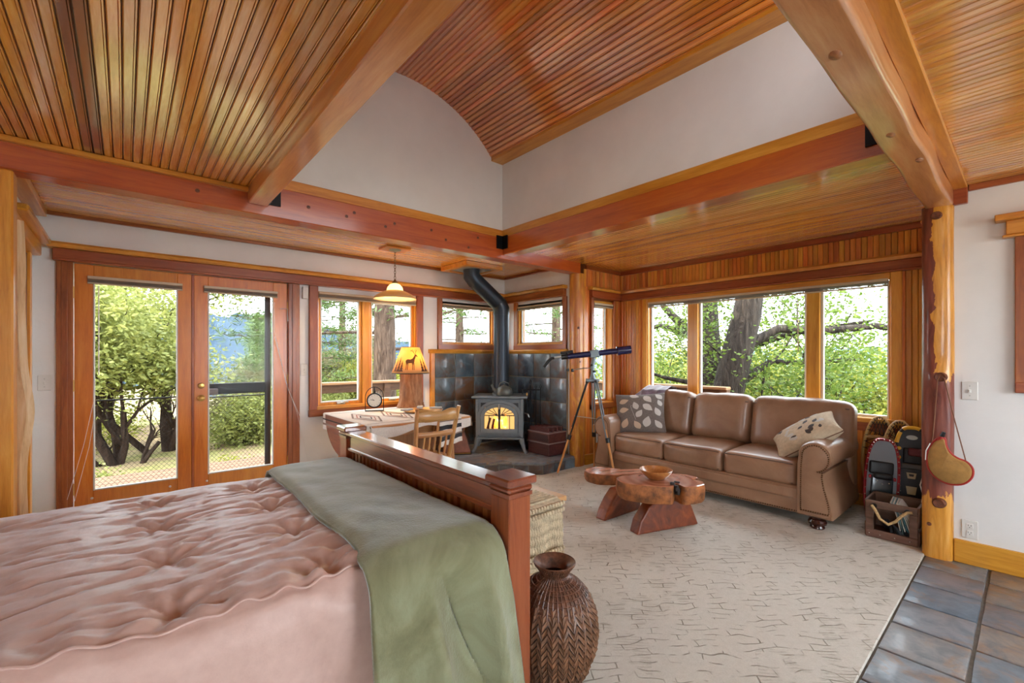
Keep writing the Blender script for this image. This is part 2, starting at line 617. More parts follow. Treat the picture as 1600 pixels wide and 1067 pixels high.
# ---- ceilings: a backing board with every strip of beaded board under it
def bead_mesh(length, w, axis, mat, th=.012, gap=.0016):
    g = G()
    prof = [(-w / 2 + gap, 0), (-w / 2 + gap, -th + .005), (-w / 2 + gap + .004, -th), (w / 2 - .0105, -th), (w / 2 - .009, -th + .004), (w / 2 - .0075, -th), (w / 2 - gap - .002, -th), (w / 2 - gap, -th + .005), (w / 2 - gap, 0)]
    n = len(prof)
    for e in (-length / 2, length / 2):
        for a, z in prof:
            g.v.append((a, e, z) if axis == 'y' else (e, a, z))
    for i in range(n - 1):
        g.f.append((i, i + 1, n + i + 1, n + i))
    g.f.append(tuple(range(n))); g.f.append(tuple(range(2 * n - 1, n - 1, -1)))
    return g.mesh('ceiling_board', mat)

M_groove = wood('dark wood behind boards', [(0.3, (92, 44, 10)), (0.7, (120, 62, 18))], 'y', .5, 0, 0)  # darker brown backing, visible in the gaps between boards
def bead_ceiling(name, x0, x1, y0, y1, z, axis, mat, skip=None, a0=None, a1=None, pitch=.0415, back=None):
    """a0..a1: range across the boards that is laid with single boards"""
    g = G()
    bx = back or (x0, x1, y0, y1)
    g.box(*bx, z + .012, z + .06)
    root = struct(name, g, M_groove)
    lo, hi = (x0, x1) if axis == 'y' else (y0, y1)
    lo = a0 if a0 is not None else lo
    hi = a1 if a1 is not None else hi
    n = max(1, round((hi - lo) / pitch)); w = (hi - lo) / n
    length = (y1 - y0) if axis == 'y' else (x1 - x0)
    me = bead_mesh(length, w, axis, mat)
    for i in range(n):
        c = lo + w * (i + .5)
        loc = (c, (y0 + y1) / 2, z + .012) if axis == 'y' else ((x0 + x1) / 2, c, z + .012)
        link('ceiling_board', me, root, loc)
    return root
ceil_main = bead_ceiling('ceiling', -2.4, .66, -.9, 3.49, 2.445, 'y', M_ceil_y, a0=-1.05, a1=.66, back=(-2.4, .66, -2.6, 3.49))
bead_ceiling('ceiling_soffit', -.53, 4.04, 3.60, YA, ZS, 'x', M_ceil_x)
bead_ceiling('ceiling_alcove', 2.98, XN + .02, .40, 3.49, ZS, 'y', M_ceil_y)
bead_ceiling('ceiling_right', .66, 4.04, -.9, .335, 2.385, 'y', M_ceil_y, back=(.66, 4.1, -2.6, .335))
# two old dark boards among the honey coloured ones
M_ceil_dark = wood('old brown ceiling board', [(0.25, (92, 50, 26)), (0.5, (132, 80, 46)), (0.75, (160, 108, 70))], 'y', .24, 1.0, .06, .8, coat_rough=.12, hue=.004, bump=.03)
me_d = None
for o in ceil_main.children:
    if -.185 < o.location.x < -.10:
        if me_d is None:
            me_d = o.data.copy(); me_d.materials.clear(); me_d.materials.append(M_ceil_dark)
        o.data = me_d
# barrel vault
VX, VR, VZ = 1.815, 1.228, 3.70 - 1.228
half = math.asin(.955 / VR)
g = G()
def arc(u, v_, r):
    a = -half * 1.01 + 2 * half * 1.01 * u
    return (VX + r * math.sin(a), .42 + 3.1 * v_, VZ + r * math.cos(a))
g.grid(lambda u, v_: arc(u, v_, VR + .013), 40, 1)
g.grid(lambda u, v_: arc(u, v_, VR + .05), 40, 1)
vault = struct('ceiling_vault', g, M_groove)
nb = 54
wv_ = 2 * half * VR / nb
me = bead_mesh(3.04, wv_, 'y', M_vault)
for i in range(nb):
    a = -half + 2 * half * (i + .5) / nb
    link('ceiling_board', me, vault, (VX + (VR + .012) * math.sin(a), .46 + 1.52, VZ + (VR + .012) * math.cos(a)), (0, a, 0))
g = G(); g.box(2.75, 2.893, .46, 3.5, 3.24, 3.28); g.box(.74, .88, .46, 3.5, 3.24, 3.28)
tr = struct('trim_vault', g, M_trim_y)

# ---- beams, with black steel corner brackets
def knots(g, n, x0, x1, pick):
    pass
bA = tag(G().box(-.56, 4.06, 3.465, 3.605, 2.28, 2.495, .006).build('ceiling_beam', M_beam_x),
         'long red-brown beam carrying the ceiling edge above the glass doors', 'beam')
G().box(.93, .975, 3.35, 3.466, 2.34, 2.42) if False else None
bB = tag(G().box(2.867, 3.01, .46, 3.466, 2.32, 2.50, .006).build('ceiling_beam', M_beam_y),
         'red-brown beam running above the sofa alcove under the white vault wall', 'beam')
b1 = tag(G().box(.63, .75, -2.6, 3.466, 2.345, 2.56, .006).build('ceiling_beam', wood('fir beam y', [(0.25, (176, 98, 34)), (0.5, (208, 132, 60)), (0.75, (224, 160, 94))], 'y', .33, .9, .04, .8)),
         'orange beam crossing overhead from the left between slatted ceiling and white vault', 'beam')
g = G()
g.rounded(1.70, .0665, .16, .014, 2, 40, fn=lambda x, y, z: Vector((x, y + .010 * nz(x * 2.2, 1.0 + z * 2) * (1 if z < .1 else .3), z + .006 * nz(x * 3, y * 9, 4))), c=(2.40, .3935, 2.43))
b2 = tag(g.build('ceiling_beam', M_beam_pale, smooth=True), 'thick pale knotty beam landing on the log post at right', 'beam')
def bracket(parent, x, y, z, sx, sy):
    g = G()
    g.box(x, x + sx * .08, y, y + sy * .012, z, z + .13)
    g.box(x, x + sx * .012, y, y + sy * .08, z, z + .13)
    g.build('bracket', M_dark, parent)
bracket(bB, 2.866, 3.464, 2.375, -1, -1)
bracket(bB, 2.866, .475, 2.375, -1, 1)
bracket(bA, .752, 3.464, 2.36, 1, -1)
g = G().lathe([(.0, 0), (.022, .003), (.034, .0), (.036, -.004)], 16)
for (px, py, pz, rx, ry, sc, par) in ((2.52, .40, 2.267, 0, 0, 1.0, b2), (1.72, .41, 2.268, 0, 0, 1.1, b2), (2.95, .36, 2.266, 0, 0, .9, b2)):
    o = G().lathe([(0, -.002), (.014, -.002), (.02, .002), (.021, .006)], 16).build('knot', bpy.data.materials.get('tan knot') or plain('tan knot', (158, 98, 58), .45, mottled=.3, mscale=60, coat=.3), par, True, loc=(px, py, pz)); o.scale = (sc * 1.4, sc * .8, 1)
for i, (kx, kz) in enumerate(((1.02, 2.40), (1.30, 2.39), (1.62, 2.37), (1.70, 2.41), (2.05, 2.42), (2.2, 2.36), (2.56, 2.44), (.35, 2.36), (2.45, 2.33), (1.36, 2.43))):
    o = G().lathe([(0, -.002), (.010, -.001), (.013, .001)], 10).build('knot', bpy.data.materials.get('dark knot') or plain('dark knot', (104, 54, 28), .5, mottled=.4, mscale=60), bA, loc=(kx, 3.4645, kz), rot=(R(90), 0, 0))

# honey coloured trims along the beams and ceilings
def trim(name, boxes, mat, b=.004):
    g = G()
    for q in boxes:
        g.box(*q, b)
    return struct(name, g, mat)
trim('trim_1', [(.75, 2.893, 3.478, 3.505, 2.49, 2.572)], M_trim)
trim('trim_2', [(2.876, 2.90, .46, 3.478, 2.49, 2.574)], M_trim_y)
trim('trim_3', [(-2.3, .63, 3.43, 3.49, 2.415, 2.444)], M_trim)
trim('trim_4', [(-.53, 4.03, 4.805, 4.839, 2.372, 2.399)], M_case_x)
trim('trim_5', [(4.0, 4.039, 3.63, 4.80, 2.372, 2.399)], M_case_y)
trim('trim_6', [(-.53, -.44, 3.62, 4.80, 2.345, 2.399)], M_trim_y)
trim('trim_7', [(.76, 4.03, .262, .329, 2.366, 2.386)], M_trim)
trim('trim_8', [(XN - .022, XN + .012, .45, 3.50, 2.345, 2.399)], M_case_y)
trim('trim_9', [(4.19, 4.87, 3.478, 3.512, 2.352, 2.399)], M_case_x)
trim('trim_10', [(4.005, 4.029, -2.6, .26, 2.345, 2.384)], M_case_y)
trim('trim_11', [(3.99, 4.029, .262, .329, 2.27, 2.385)], M_case_y)

# ---- live edge ledge with header board, along the back wall, right wall and alcove
def live_ledge(name, p, q, z0, z1, depth, nrm, mat, seed):
    """board from p to q (xy) whose free edge is wavy; nrm points into the room"""
    g = G()
    p, q, nrm = Vector(p), Vector(q), Vector(nrm)
    L = (q - p).length
    n = max(8, int(L / .05))
    vs = []
    for i in range(n + 1):
        c = p.lerp(q, i / n)
        d = depth + .012 * nz(i * .22, seed) + .005 * nz(i * .9, seed, 3)
        a = c + nrm * d
        b = c + nrm * (d - .014 + .006 * nz(i * .5, seed, 9))
        tz = z1 + .003 * nz(i * .3, seed, 5)
        vs += [(c.x, c.y, z0), (b.x, b.y, z0), (a.x, a.y, (z0 + z1) / 2 + .004), (b.x, b.y, tz), (c.x, c.y, tz)]
    fs = []
    for i in range(n):
        for k in range(5):
            k2 = (k + 1) % 5
            fs.append((i * 5 + k, i * 5 + k2, i * 5 + 5 + k2, i * 5 + 5 + k))
    fs += [tuple(range(5)), tuple(n * 5 + k for k in range(4, -1, -1))]
    g.add(vs, fs)
    return struct(name, g, mat)
M_live = wood('live edge fir', [(0.25, (150, 88, 28)), (0.5, (206, 140, 52)), (0.75, (226, 168, 84))], 'x', .35, .3, .05, 1.5, stretch=5, bump=.3)
M_live_y = wood('live edge fir y', [(0.25, (150, 88, 28)), (0.5, (206, 140, 52)), (0.75, (226, 168, 84))], 'y', .35, .3, .05, 1.5, stretch=5, bump=.3)
live_ledge('trim_12', (-.435, YA), (4.04, YA), 2.122, 2.163, .115, (0, -1), M_live, 1.3)
live_ledge('trim_13', (4.04, 4.73), (4.04, 3.655), 2.122, 2.163, .10, (-1, 0), M_live_y, 4.3)
trim('trim_14', [(-.41, 4.04, 4.785, 4.84, 2.048, 2.122), (-.41, 4.04, 4.768, 4.84, 2.030, 2.048)], M_case_x)
trim('trim_15', [(3.985, 4.04, 3.67, 4.785, 2.048, 2.122), (3.968, 4.04, 3.67, 4.77, 2.030, 2.048)], M_case_y)
live_ledge('trim_16', (4.24, 3.512), (4.87, 3.512), 2.105, 2.145, .085, (0, -1), M_live, 7.3)
live_ledge('trim_17', (XN + .01, 3.44), (XN + .01, .45), 2.105, 2.145, .10, (-1, 0), M_live_y, 9.3)
trim('trim_18', [(4.26, 4.85, 3.455, 3.51, 2.03, 2.105), (4.26, 4.84, 3.44, 3.51, 2.013, 2.03)], M_case_x)
trim('trim_19', [(XN - .045, XN + .012, .45, 3.455, 2.03, 2.105), (XN - .06, XN + .012, .45, 3.44, 2.013, 2.03)], M_case_y)
# right wall window head (frame edge)
trim('trim_20', [(3.93, 4.03, -1.2, .145, 2.115, 2.15), (3.975, 4.03, -1.15, .10, 2.03, 2.115), (3.965, 4.03, -1.16, .115, 2.015, 2.03)], M_trim_y)

# ---- log posts
def log_mat(name, kind):
    t = NT(name)
    tc = t.n('TexCoord')
    sx = t.n('SeparateXYZ'); t.l(tc.outputs['Object'], sx.inputs[0])
    v = t.coords((14, 14, 1.6))
    f = t.noise(v, 2.0, 6, .6, .8)
    peeled = t.ramp(f, [(0.25, lin(150, 84, 18)), (0.5, lin(206, 140, 42)), (0.75, lin(228, 170, 84))])
    bark = t.ramp(f, [(0.3, lin(84, 30, 18)), (0.55, lin(124, 58, 40)), (0.8, lin(150, 86, 62))])
    wv = t.coords((6, 6, 2.2))
    wob = t.noise(wv, 1.6, 4, .6, 1.0)
    if kind == 'two':
        # inner bark left on the middle of the log and on its window side
        a = t.math('ADD', sx.outputs['Z'], t.math('MULTIPLY', t.math('SUBTRACT', wob, .5), .5))
        low = t.math('GREATER_THAN', a, .40)
        side = t.math('ADD', t.math('MULTIPLY', sx.outputs['Y'], 4.0), t.math('MULTIPLY', t.math('SUBTRACT', wob, .5), .5))
        high = t.math('MAXIMUM', t.math('LESS_THAN', a, 1.20), t.math('GREATER_THAN', side, .05))
        mask = t.math('MULTIPLY', low, high)
        col = t.mix(mask, peeled, bark)
    elif kind == 'pale':
        col = t.ramp(f, [(0.25, lin(176, 134, 92)), (0.5, lin(214, 178, 132)), (0.8, lin(232, 208, 172))])
    else:
        col = t.mix(t.ramp(wob, [(0.42, (0, 0, 0, 1)), (0.55, (.8, .8, .8, 1))]), peeled, lin(186, 108, 56))
    t.bump(f, .25, .006)
    return t.base(col, .38, 0, .3)
def log_post(name, label, loc, rx, ry, z1, mat, bumps=(), sq=3.2, bulge=()):
    """round-cornered log with bumps (angle, z, size) where branches grew"""
    root = thing(name, label, 'post', loc)
    g = G()
    n, m = 26, 46
    vs = []
    for j in range(m + 1):
        z = z1 * j / m
        for k in range(n):
            a = 2 * math.pi * k / n
            ca, sa = math.cos(a), math.sin(a)
            r = (abs(ca) ** sq + abs(sa) ** sq) ** (-1 / sq)
            d = 1 + .05 * nz(ca * 1.4, sa * 1.4, z * 1.7 + loc[0]) + .02 * nz(ca * 4, sa * 4, z * 6)
            for (ba, bz, bs) in bumps:
                da = math.atan2(math.sin(a - ba), math.cos(a - ba))
                d += bs * math.exp(-(da / .5) ** 2 - ((z - bz) / .07) ** 2)
            bx = by = 0
            for (bz, hx, hy, w) in bulge:
                e = math.exp(-((z - bz) / w) ** 2)
                bx += hx * e; by += hy * e
            vs.append((rx * r * ca * d + bx, ry * r * sa * d + by, z))
    fs = [(j * n + k, j * n + (k + 1) % n, (j + 1) * n + (k + 1) % n, (j + 1) * n + k) for j in range(m) for k in range(n)]
    fs += [tuple(range(n - 1, -1, -1)), tuple(m * n + k for k in range(n))]
    g.add(vs, fs)
    g.build('trunk', mat, root, True, 60)
    return root
def knot(parent, loc, rot, r, depth=.02, mat=None):
    g = G().lathe([(r * 1.25, -depth), (r * 1.1, 0), (r * .85, depth * .6), (r * .45, depth * .45), (0.001, depth * .5)], 16)
    return g.build('knot', mat or bpy.data.materials['dark knot'], parent, True, loc=loc, rot=rot)
P_R = log_post('log_post', 'knotty log post with red inner bark beside the white wall at right', (4.045, .402, 0), .076, .077, 2.285, log_mat('two tone log', 'two'),
               bumps=((math.pi, 1.16, .22), (math.pi, .36, .18), (math.pi, 2.2, .12)), bulge=((1.16, -.012, 0, .12),))
knot(P_R, (-.088, -.02, 1.175), (0, R(-90), 0), .030, .035)
knot(P_R, (-.088, -.012, .365), (0, R(-90), 0), .030, .02)
knot(P_R, (-.080, -.0, 2.215), (0, R(-90), 0), .026, .012)
knot(P_R, (-.079, .035, .215), (0, R(-90), 0), .010, .008)
P_M = log_post('log_post', 'reddish log post between the stove tiles and the sofa alcove', (4.085, 3.548, 0), .085, .078, 2.285, log_mat('rosy log', 'rosy'),
               bumps=((R(230), 1.62, .06), (R(230), 1.28, .05)), sq=2.6)
knot(P_M, (-.055, -.072, 1.64), (0, R(90), R(235)), .014, .012)
knot(P_M, (-.035, -.078, 1.24), (0, R(90), R(245)), .010, .010)
PL = thing('wooden_post', 'square amber post at the left frame edge with pale bark-edge slab', 'post', (-.51, 3.53, 0))
G().box(-.08, .07, -.06, .06, 0, 2.28, .008).build('post', M_trim_z, PL)
g = G()
vs = []
m = 40
for j in range(m + 1):
    z = .05 + 2.0 * j / m
    w = .030 + .03 * math.exp(-((z - 1.02) / .18) ** 2) + .010 * nz(z * 2.5, 3) + .02 * (1 - j / m)
    e = .055 + w
    vs += [(.0, .058, z), (e - .02, .058, z), (e + .008, .085, z), (e - .006, .115, z), (.0, .115, z)]
fs = [(j * 5 + k, j * 5 + (k + 1) % 5, j * 5 + 5 + (k + 1) % 5, j * 5 + 5 + k) for j in range(m) for k in range(5)]
fs += [tuple(range(5)), tuple(m * 5 + k for k in range(4, -1, -1))]
g.add(vs, fs)
g.build('live_edge_slab', log_mat('pale slab', 'pale'), PL, True, 40)
# short shelf bracket on the right log post
G().box(4.13, 4.30, .445, .50, 2.215, 2.245, .01).build('shelf_peg', M_trim, None)
tag(bpy.data.objects['shelf_peg'], 'small wooden peg sticking out beside the right log post near the ceiling', 'peg')

# ---- cedar boards on the alcove walls
def board_mesh(h, w, axis):
    g = G()
    b = .004
    prof = [(-w / 2 + .001, 0), (-w / 2 + .001, .008), (-w / 2 + b, .012), (w / 2 - b, .012), (w / 2 - .001, .008), (w / 2 - .001, 0)]
    n = len(prof)
    for z in (0, h):
        for a, d in prof:
            g.v.append((a, -d, z) if axis == 'x' else (-d, a, z))
    for i in range(n - 1):
        g.f.append((i, i + 1, n + i + 1, n + i))
    g.f.append(tuple(range(n))); g.f.append(tuple(range(2 * n - 1, n - 1, -1)))
    return g.mesh('wall_board', M_board_z)
def boards(parent, axis, plane, a0, a1, z0, z1, pitch=.0405):
    n = max(1, round((a1 - a0) / pitch)); w = (a1 - a0) / n
    me = board_mesh(z1 - z0, w, axis)
    for i in range(n):
        c = a0 + w * (i + .5)
        link('wall_board', me, parent, (c, plane, z0) if axis == 'x' else (plane, c, z0))
boards(wall_nb, 'y', XN + .014, .445, 3.50, 2.145, 2.345)
boards(wall_nb, 'y', XN + .014, .445, .72, .10, 2.013)
boards(wall_nb, 'y', XN + .014, 3.15, 3.50, .10, 2.013)
boards(wall_nb, 'y', XN + .014, .72, 3.15, .10, .70)
boards(wall_ns, 'x', YN + .014, 4.165, 4.885, 2.145, 2.352)
boards(wall_ns, 'x', YN + .014, 4.165, 4.27, .12, 2.145)
boards(wall_ns, 'x', YN + .014, 4.76, 4.885, .12, 2.013)
boards(wall_ns, 'x', YN + .014, 4.27, 4.76, .12, .66)
struct('baseboard_alcove', G().box(4.16, 4.87, 3.475, 3.513, .005, .125, .004).box(XN - .02, XN + .013, .45, 3.47, .005, .105, .004), M_trim)
struct('baseboard_right', G().box(4.006, 4.029, -2.6, .325, .0, .145, .004), M_trim_y)
struct('baseboard_alcove_near', G().box(4.13, 4.30, .442, .462, .0, .10, .004), M_trim)
struct('baseboard_back', G().box(1.335, 2.83, 4.815, 4.839, .005, .10, .004), M_trim)

# ------------------------------------------------------------------ windows and doors
def frame_boxes(g, axis, p0, p1, a0, a1, z0, z1, w, b=.004, wb=None):
    wb = w if wb is None else wb
    B = (lambda u0, u1, za, zb: g.box(u0, u1, p0, p1, za, zb, b)) if axis == 'x' else (lambda u0, u1, za, zb: g.box(p0, p1, u0, u1, za, zb, b))
    B(a0, a0 + w, z0, z1); B(a1 - w, a1, z0, z1)
    B(a0 + w, a1 - w, z1 - w, z1); B(a0 + w, a1 - w, z0, z0 + wb)
    return g
def pane(parent, axis, p, a0, a1, z0, z1, name='pane'):
    g = G()
    if axis == 'x':
        g.box(a0, a1, p - .002, p + .002, z0, z1)
    else:
        g.box(p - .002, p + .002, a0, a1, z0, z1)
    return g.build(name, M_glass, parent)
def blind(parent, axis, p, a0, a1, z1, n=5):
    """raised mini blind: head rail, a stack of slats, bottom rail"""
    M_bl = bpy.data.materials.get('tan blind') or plain('tan blind', (196, 178, 150), .5)
    M_bs = bpy.data.materials.get('grey blind slat') or plain('grey blind slat', (150, 142, 130), .5)
    s = -1
    def B(d0, d1, za, zb):
        g = G()
        return g.box(a0, a1, p + d0 * s, p + d1 * s, za, zb, .002) if axis == 'x' else g.box(p + d0 * s, p + d1 * s, a0, a1, za, zb, .002)
    bl = B(0, .03, z1 - .022, z1).build('blind_rail', M_bl, parent)
    for i in range(n):
        B(.002, .028, z1 - .030 - i * .007, z1 - .0265 - i * .007).build('blind_slat', M_bs, bl)
    B(.004, .027, z1 - .046 - (n - 3) * .007, z1 - .034 - (n - 3) * .007).build('blind_bottom_rail', M_bl, bl)
def crank(parent, axis, p, a, z):
    g = G()
    if axis == 'x':
        g.rounded(.045, .012, .014, .008, c=(a, p, z)); g.tube([(a, p - .012, z), (a + .03, p - .03, z + .012), (a + .07, p - .034, z + .01)], .007, 8)
    g.build('crank_handle', M_steel, parent, True)

# french doors
D = struct_root('door_1')
g = G(); g.box(-.393, -.30, 4.808, 4.842, 0, 2.032, .006); g.box(1.225, 1.333, 4.808, 4.842, 0, 2.032, .006)
g.box(-.365, -.33, 4.800, 4.81, 0, 2.03, .003); g.box(1.262, 1.30, 4.800, 4.81, 0, 2.03, .003)
g.build('door_casing', M_case_z, D)
G().box(-.30, 1.225, 4.82, 4.98, -.005, .012).build('threshold', M_case_x, D)
for i, (x0, x1, g0, g1) in enumerate(((-.296, .458, -.185, .345), (.462, 1.222, .568, 1.095))):
    d = struct_root('door_leaf'); del d['kind']; d.parent = D
    g = G()
    g.box(x0, g0, 4.832, 4.876, .015, 2.026, .004); g.box(g1, x1, 4.832, 4.876, .015, 2.026, .004)
    g.build('stile', M_door, d)
    g = G(); g.box(g0, g1, 4.832, 4.876, 1.885, 2.026, .003)
    g.build('top_rail', M_door, d)
    g = G(); g.box(g0, g1, 4.832, 4.876, .015, .252, .003)
    g.build('bottom_rail', M_door, d)
    frame_boxes(G(), 'x', 4.828, 4.85, g0 - .004, g1 + .004, .248, 1.889, .012, .003).build('glazing_bead', M_alu, d)
    pane(d, 'x', 4.853, g0, g1, .25, 1.887)
    blind(d, 'x', 4.828, g0 - .035, g1 + .035, 1.935, 5)
    for hz in (.28, 1.08, 1.80):
        hx = x0 - .004 if i == 0 else x1 + .004
        G().cyl((hx, 4.826, hz - .045), (hx, 4.826, hz + .045), .007, n=8).build('hinge', M_brass, d)
    for bx in (g0 + .02, g1 - .02):
        G().lathe([(0, .006), (.009, .003), (.010, -.004)], 10).build('hook', M_offwhite, d, loc=(bx - .03, 4.830, .19), rot=(R(90), 0, 0))
    if i == 1:
        for kz, kr in ((1.045, .026), (.935, .029)):
            k = G().lathe([(kr, 0), (kr, .008), (kr * .6, .012), (kr * .45, .03), (kr * .8, .036), (kr * .85, .05), (kr * .5, .058), (0, .059)] if kz < 1 else [(kr, 0), (kr, .012), (kr * .8, .018), (kr * .35, .02), (0, .02)], 20)
            k.build('knob', M_brass, d, True, loc=(.515, 4.832, kz), rot=(R(90), 0, 0))
G().box(.444, .464, 4.824, 4.833, .015, 2.026, .003).build('astragal', M_case_z, D)
# cords hanging from the door blinds
def cord(name, pts, parent, r=.0016, mat=None):
    return G().tube(pts, r, 5).build(name, mat or M_offwhite, parent, True)
cord('blind_wand', [(-.155, 4.80, 1.86), (-.155, 4.80, 1.16)], D, .004)
cord('blind_cord', [(-.185, 4.80, .95), (-.24, 4.79, .62), (-.33, 4.78, .22)], D)
cord('blind_cord', [(-.185, 4.80, .80), (-.21, 4.79, .60), (-.29, 4.78, .2)], D)
cord('blind_cord', [(1.10, 4.80, 1.83), (1.10, 4.80, 1.55), (1.20, 4.79, 1.05), (1.30, 4.79, .75), (1.42, 4.81, .2)], D)
cord('blind_cord', [(1.10, 4.80, 1.50), (1.22, 4.79, .98), (1.33, 4.79, .70)], D)
cord('door_hook', [(1.15, 4.80, 1.77), (1.215, 4.80, 1.775), (1.22, 4.80, 1.65)], D, .003, M_steel)

# black screen door outside the right leaf, mesh outside both
SD = tag(struct_root('door_2'), kind='structure')
g = G(); g.box(1.045, 1.095, 4.93, 4.955, .02, 1.99, .003)
g.build('screen_stile', M_black, SD)
G().box(.50, 1.05, 4.925, 4.955, .955, 1.055, .006).build('screen_rail', M_black, SD)
G().box(.50, 1.05, 4.93, 4.95, .925, .935, .002).build('screen_bar', M_black, SD)
G().rounded(.055, .012, .03, .011, c=(.60, 4.915, .98)).build('screen_latch', plain('grey latch', (120, 122, 128), .5), SD, True)
G().box(-.29, .45, 4.93, 4.945, .94, .953, .002).build('screen_bar', M_black, SD)
def diamond_mesh(x0, x1, z0, z1, y):
    g = G()
    a, b, w = .036, .020, .0019
    def strip(p, q):
        d = Vector((q[0] - p[0], q[1] - p[1]))
        nn = Vector((-d.y, d.x)).normalized() * w / 2
        n = len(g.v)
        for (px, pz), s_ in ((p, 1), (p, -1), (q, -1), (q, 1)):
            g.v.append((px + nn.x * s_, y, pz + nn.y * s_))
        g.f.append((n, n + 1, n + 2, n + 3))
    nx, nzz = int((x1 - x0) / a), int((z1 - z0) / b)
    for i in range(nx):
        for j in range(nzz):
            x, z = x0 + i * a, z0 + j * b
            o = (a / 2) if j % 2 else 0
            strip((x + o, z), (x + o + a / 2, z + b)); strip((x + o + a / 2, z + b), (x + o + a, z))
    return g
stuff(diamond_mesh(-.28, .44, .03, .94, 4.938).build('screen_mesh', plain('dark screen wire', (58, 56, 52), .5, .4), SD, fix=False))
stuff(diamond_mesh(.50, 1.05, .03, .93, 4.942).build('screen_mesh', bpy.data.materials['dark screen wire'], SD, fix=False))

def two_sash(name, x0, x1, z0, z1, xm, wm):
    W = struct_root(name)
    g = G()
    g.box(x0 - .075, x0 + .012, 4.805, 4.842, z0 - .005, 2.032, .005); g.box(x1 - .012, x1 + .075, 4.805, 4.842, z0 - .005, 2.032, .005)
    g.build('side_casing', M_case_z, W)
    G().box(x0 - .08, x1 + .08, 4.802, 4.842, z0 - .075, z0 - .004, .005).build('lower_casing', M_case_x, W)
    G().box(x0, x1, 4.80, 4.93, z0 - .006, z0 + .03, .004).build('sill', M_trim, W)
    G().box(x0, x1, 4.83, 4.93, z1 - .03, z1 + .01, .004).build('head_jamb', M_trim, W)
    G().box(x0, x0 + .025, 4.84, 4.93, z0, z1, .003).build('side_jamb', M_trim_z, W)
    G().box(x1 - .03, x1, 4.84, 4.93, z0, z1, .003).build('side_jamb', M_trim_z, W)
    G().box(xm - wm / 2, xm + wm / 2, 4.845, 4.93, z0 + .03, z1 - .03, .003).build('mullion', M_trim_z, W)
    for a0, a1 in ((x0 + .025, xm - wm / 2), (xm + wm / 2, x1 - .03)):
        s_ = frame_boxes(G(), 'x', 4.87, 4.905, a0, a1, z0 + .03, z1 - .03, .030, .003).build('sash', M_trim_z, W)
        frame_boxes(G(), 'x', 4.866, 4.90, a0 + .026, a1 - .026, z0 + .056, z1 - .056, .014, .002).build('gasket', M_alu, s_)
        pane(s_, 'x', 4.888, a0 + .03, a1 - .03, z0 + .06, z1 - .06)
        crank(W, 'x', 4.855, (a0 + a1) / 2 + .0, z0 + .045)
    blind(W, 'x', 4.838, x0 + .02, x1 - .02, z1 + .005, 6)
    return W
two_sash('window_1', 1.50, 2.66, .76, 1.97, 2.035, .085)

def fixed_window(name, axis, p, a0, a1, z0, z1, cas, depth=.09, cw=.06, sill=True, blind_n=4, cas_bot=True, trimw=.03):
    """p: wall face; window set back by depth; cas: casing width"""
    W = struct_root(name)
    mz, mh = M_case_z, (M_case_x if axis == 'x' else M_case_y)
    def B(u0, u1, d0, d1, za, zb, b=.004):
        g = G()
        return g.box(u0, u1, p + d0, p + d1, za, zb, b) if axis == 'x' else g.box(p + d0, p + d1, u0, u1, za, zb, b)
    B(a0 - cas, a0 + .008, -.03, .002, z0 - .06, z1 + .06).build('side_casing', mz, W)
    B(a1 - .008, a1 + cas, -.03, .002, z0 - .06, z1 + .06).build('side_casing', mz, W)
    if cas_bot:
        B(a0 - cas, a1 + cas, -.034, .002, z0 - .06, z0 + .004).build('lower_casing', mh, W)
    th = M_trim if axis == 'x' else M_trim_y
    B(a0, a1, .0, depth + .03, z1 - .02, z1 + .03).build('head_jamb', th, W)
    B(a0, a1, -.02 if sill else 0, depth + .03, z0 - .01, z0 + .02).build('sill', th, W)
    B(a0, a0 + .022, .0, depth + .03, z0, z1).build('side_jamb', M_trim_z, W)
    B(a1 - .022, a1, .0, depth + .03, z0, z1).build('side_jamb', M_trim_z, W)
    s_ = frame_boxes(G(), axis, p + depth - .03, p + depth, a0 + .02, a1 - .02, z0 + .02, z1 - .02, trimw, .003).build('sash', M_trim_z, W)
    frame_boxes(G(), axis, p + depth - .036, p + depth - .004, a0 + .02 + trimw - .004, a1 - .02 - trimw + .004, z0 + .02 + trimw - .004, z1 - .02 - trimw + .004, .012, .002).build('gasket', M_alu, s_)
    pane(s_, axis, p + depth - .015, a0 + .02 + trimw, a1 - .02 - trimw, z0 + .02 + trimw, z1 - .02 - trimw)
    if blind_n:
        blind(W, axis, p + .004, a0 + .02, a1 - .02, z1 - .0, blind_n)
    return W
fixed_window('window_2', 'x', YA, 3.0, 3.84, 1.45, 1.97, .055, .07, trimw=.016)
fixed_window('window_3', 'y', XB, 3.71, 4.56, 1.45, 1.97, .055, .07, trimw=.016)
fixed_window('window_4', 'x', YN, 4.31, 4.72, .72, 1.96, .04, .115, trimw=.02)

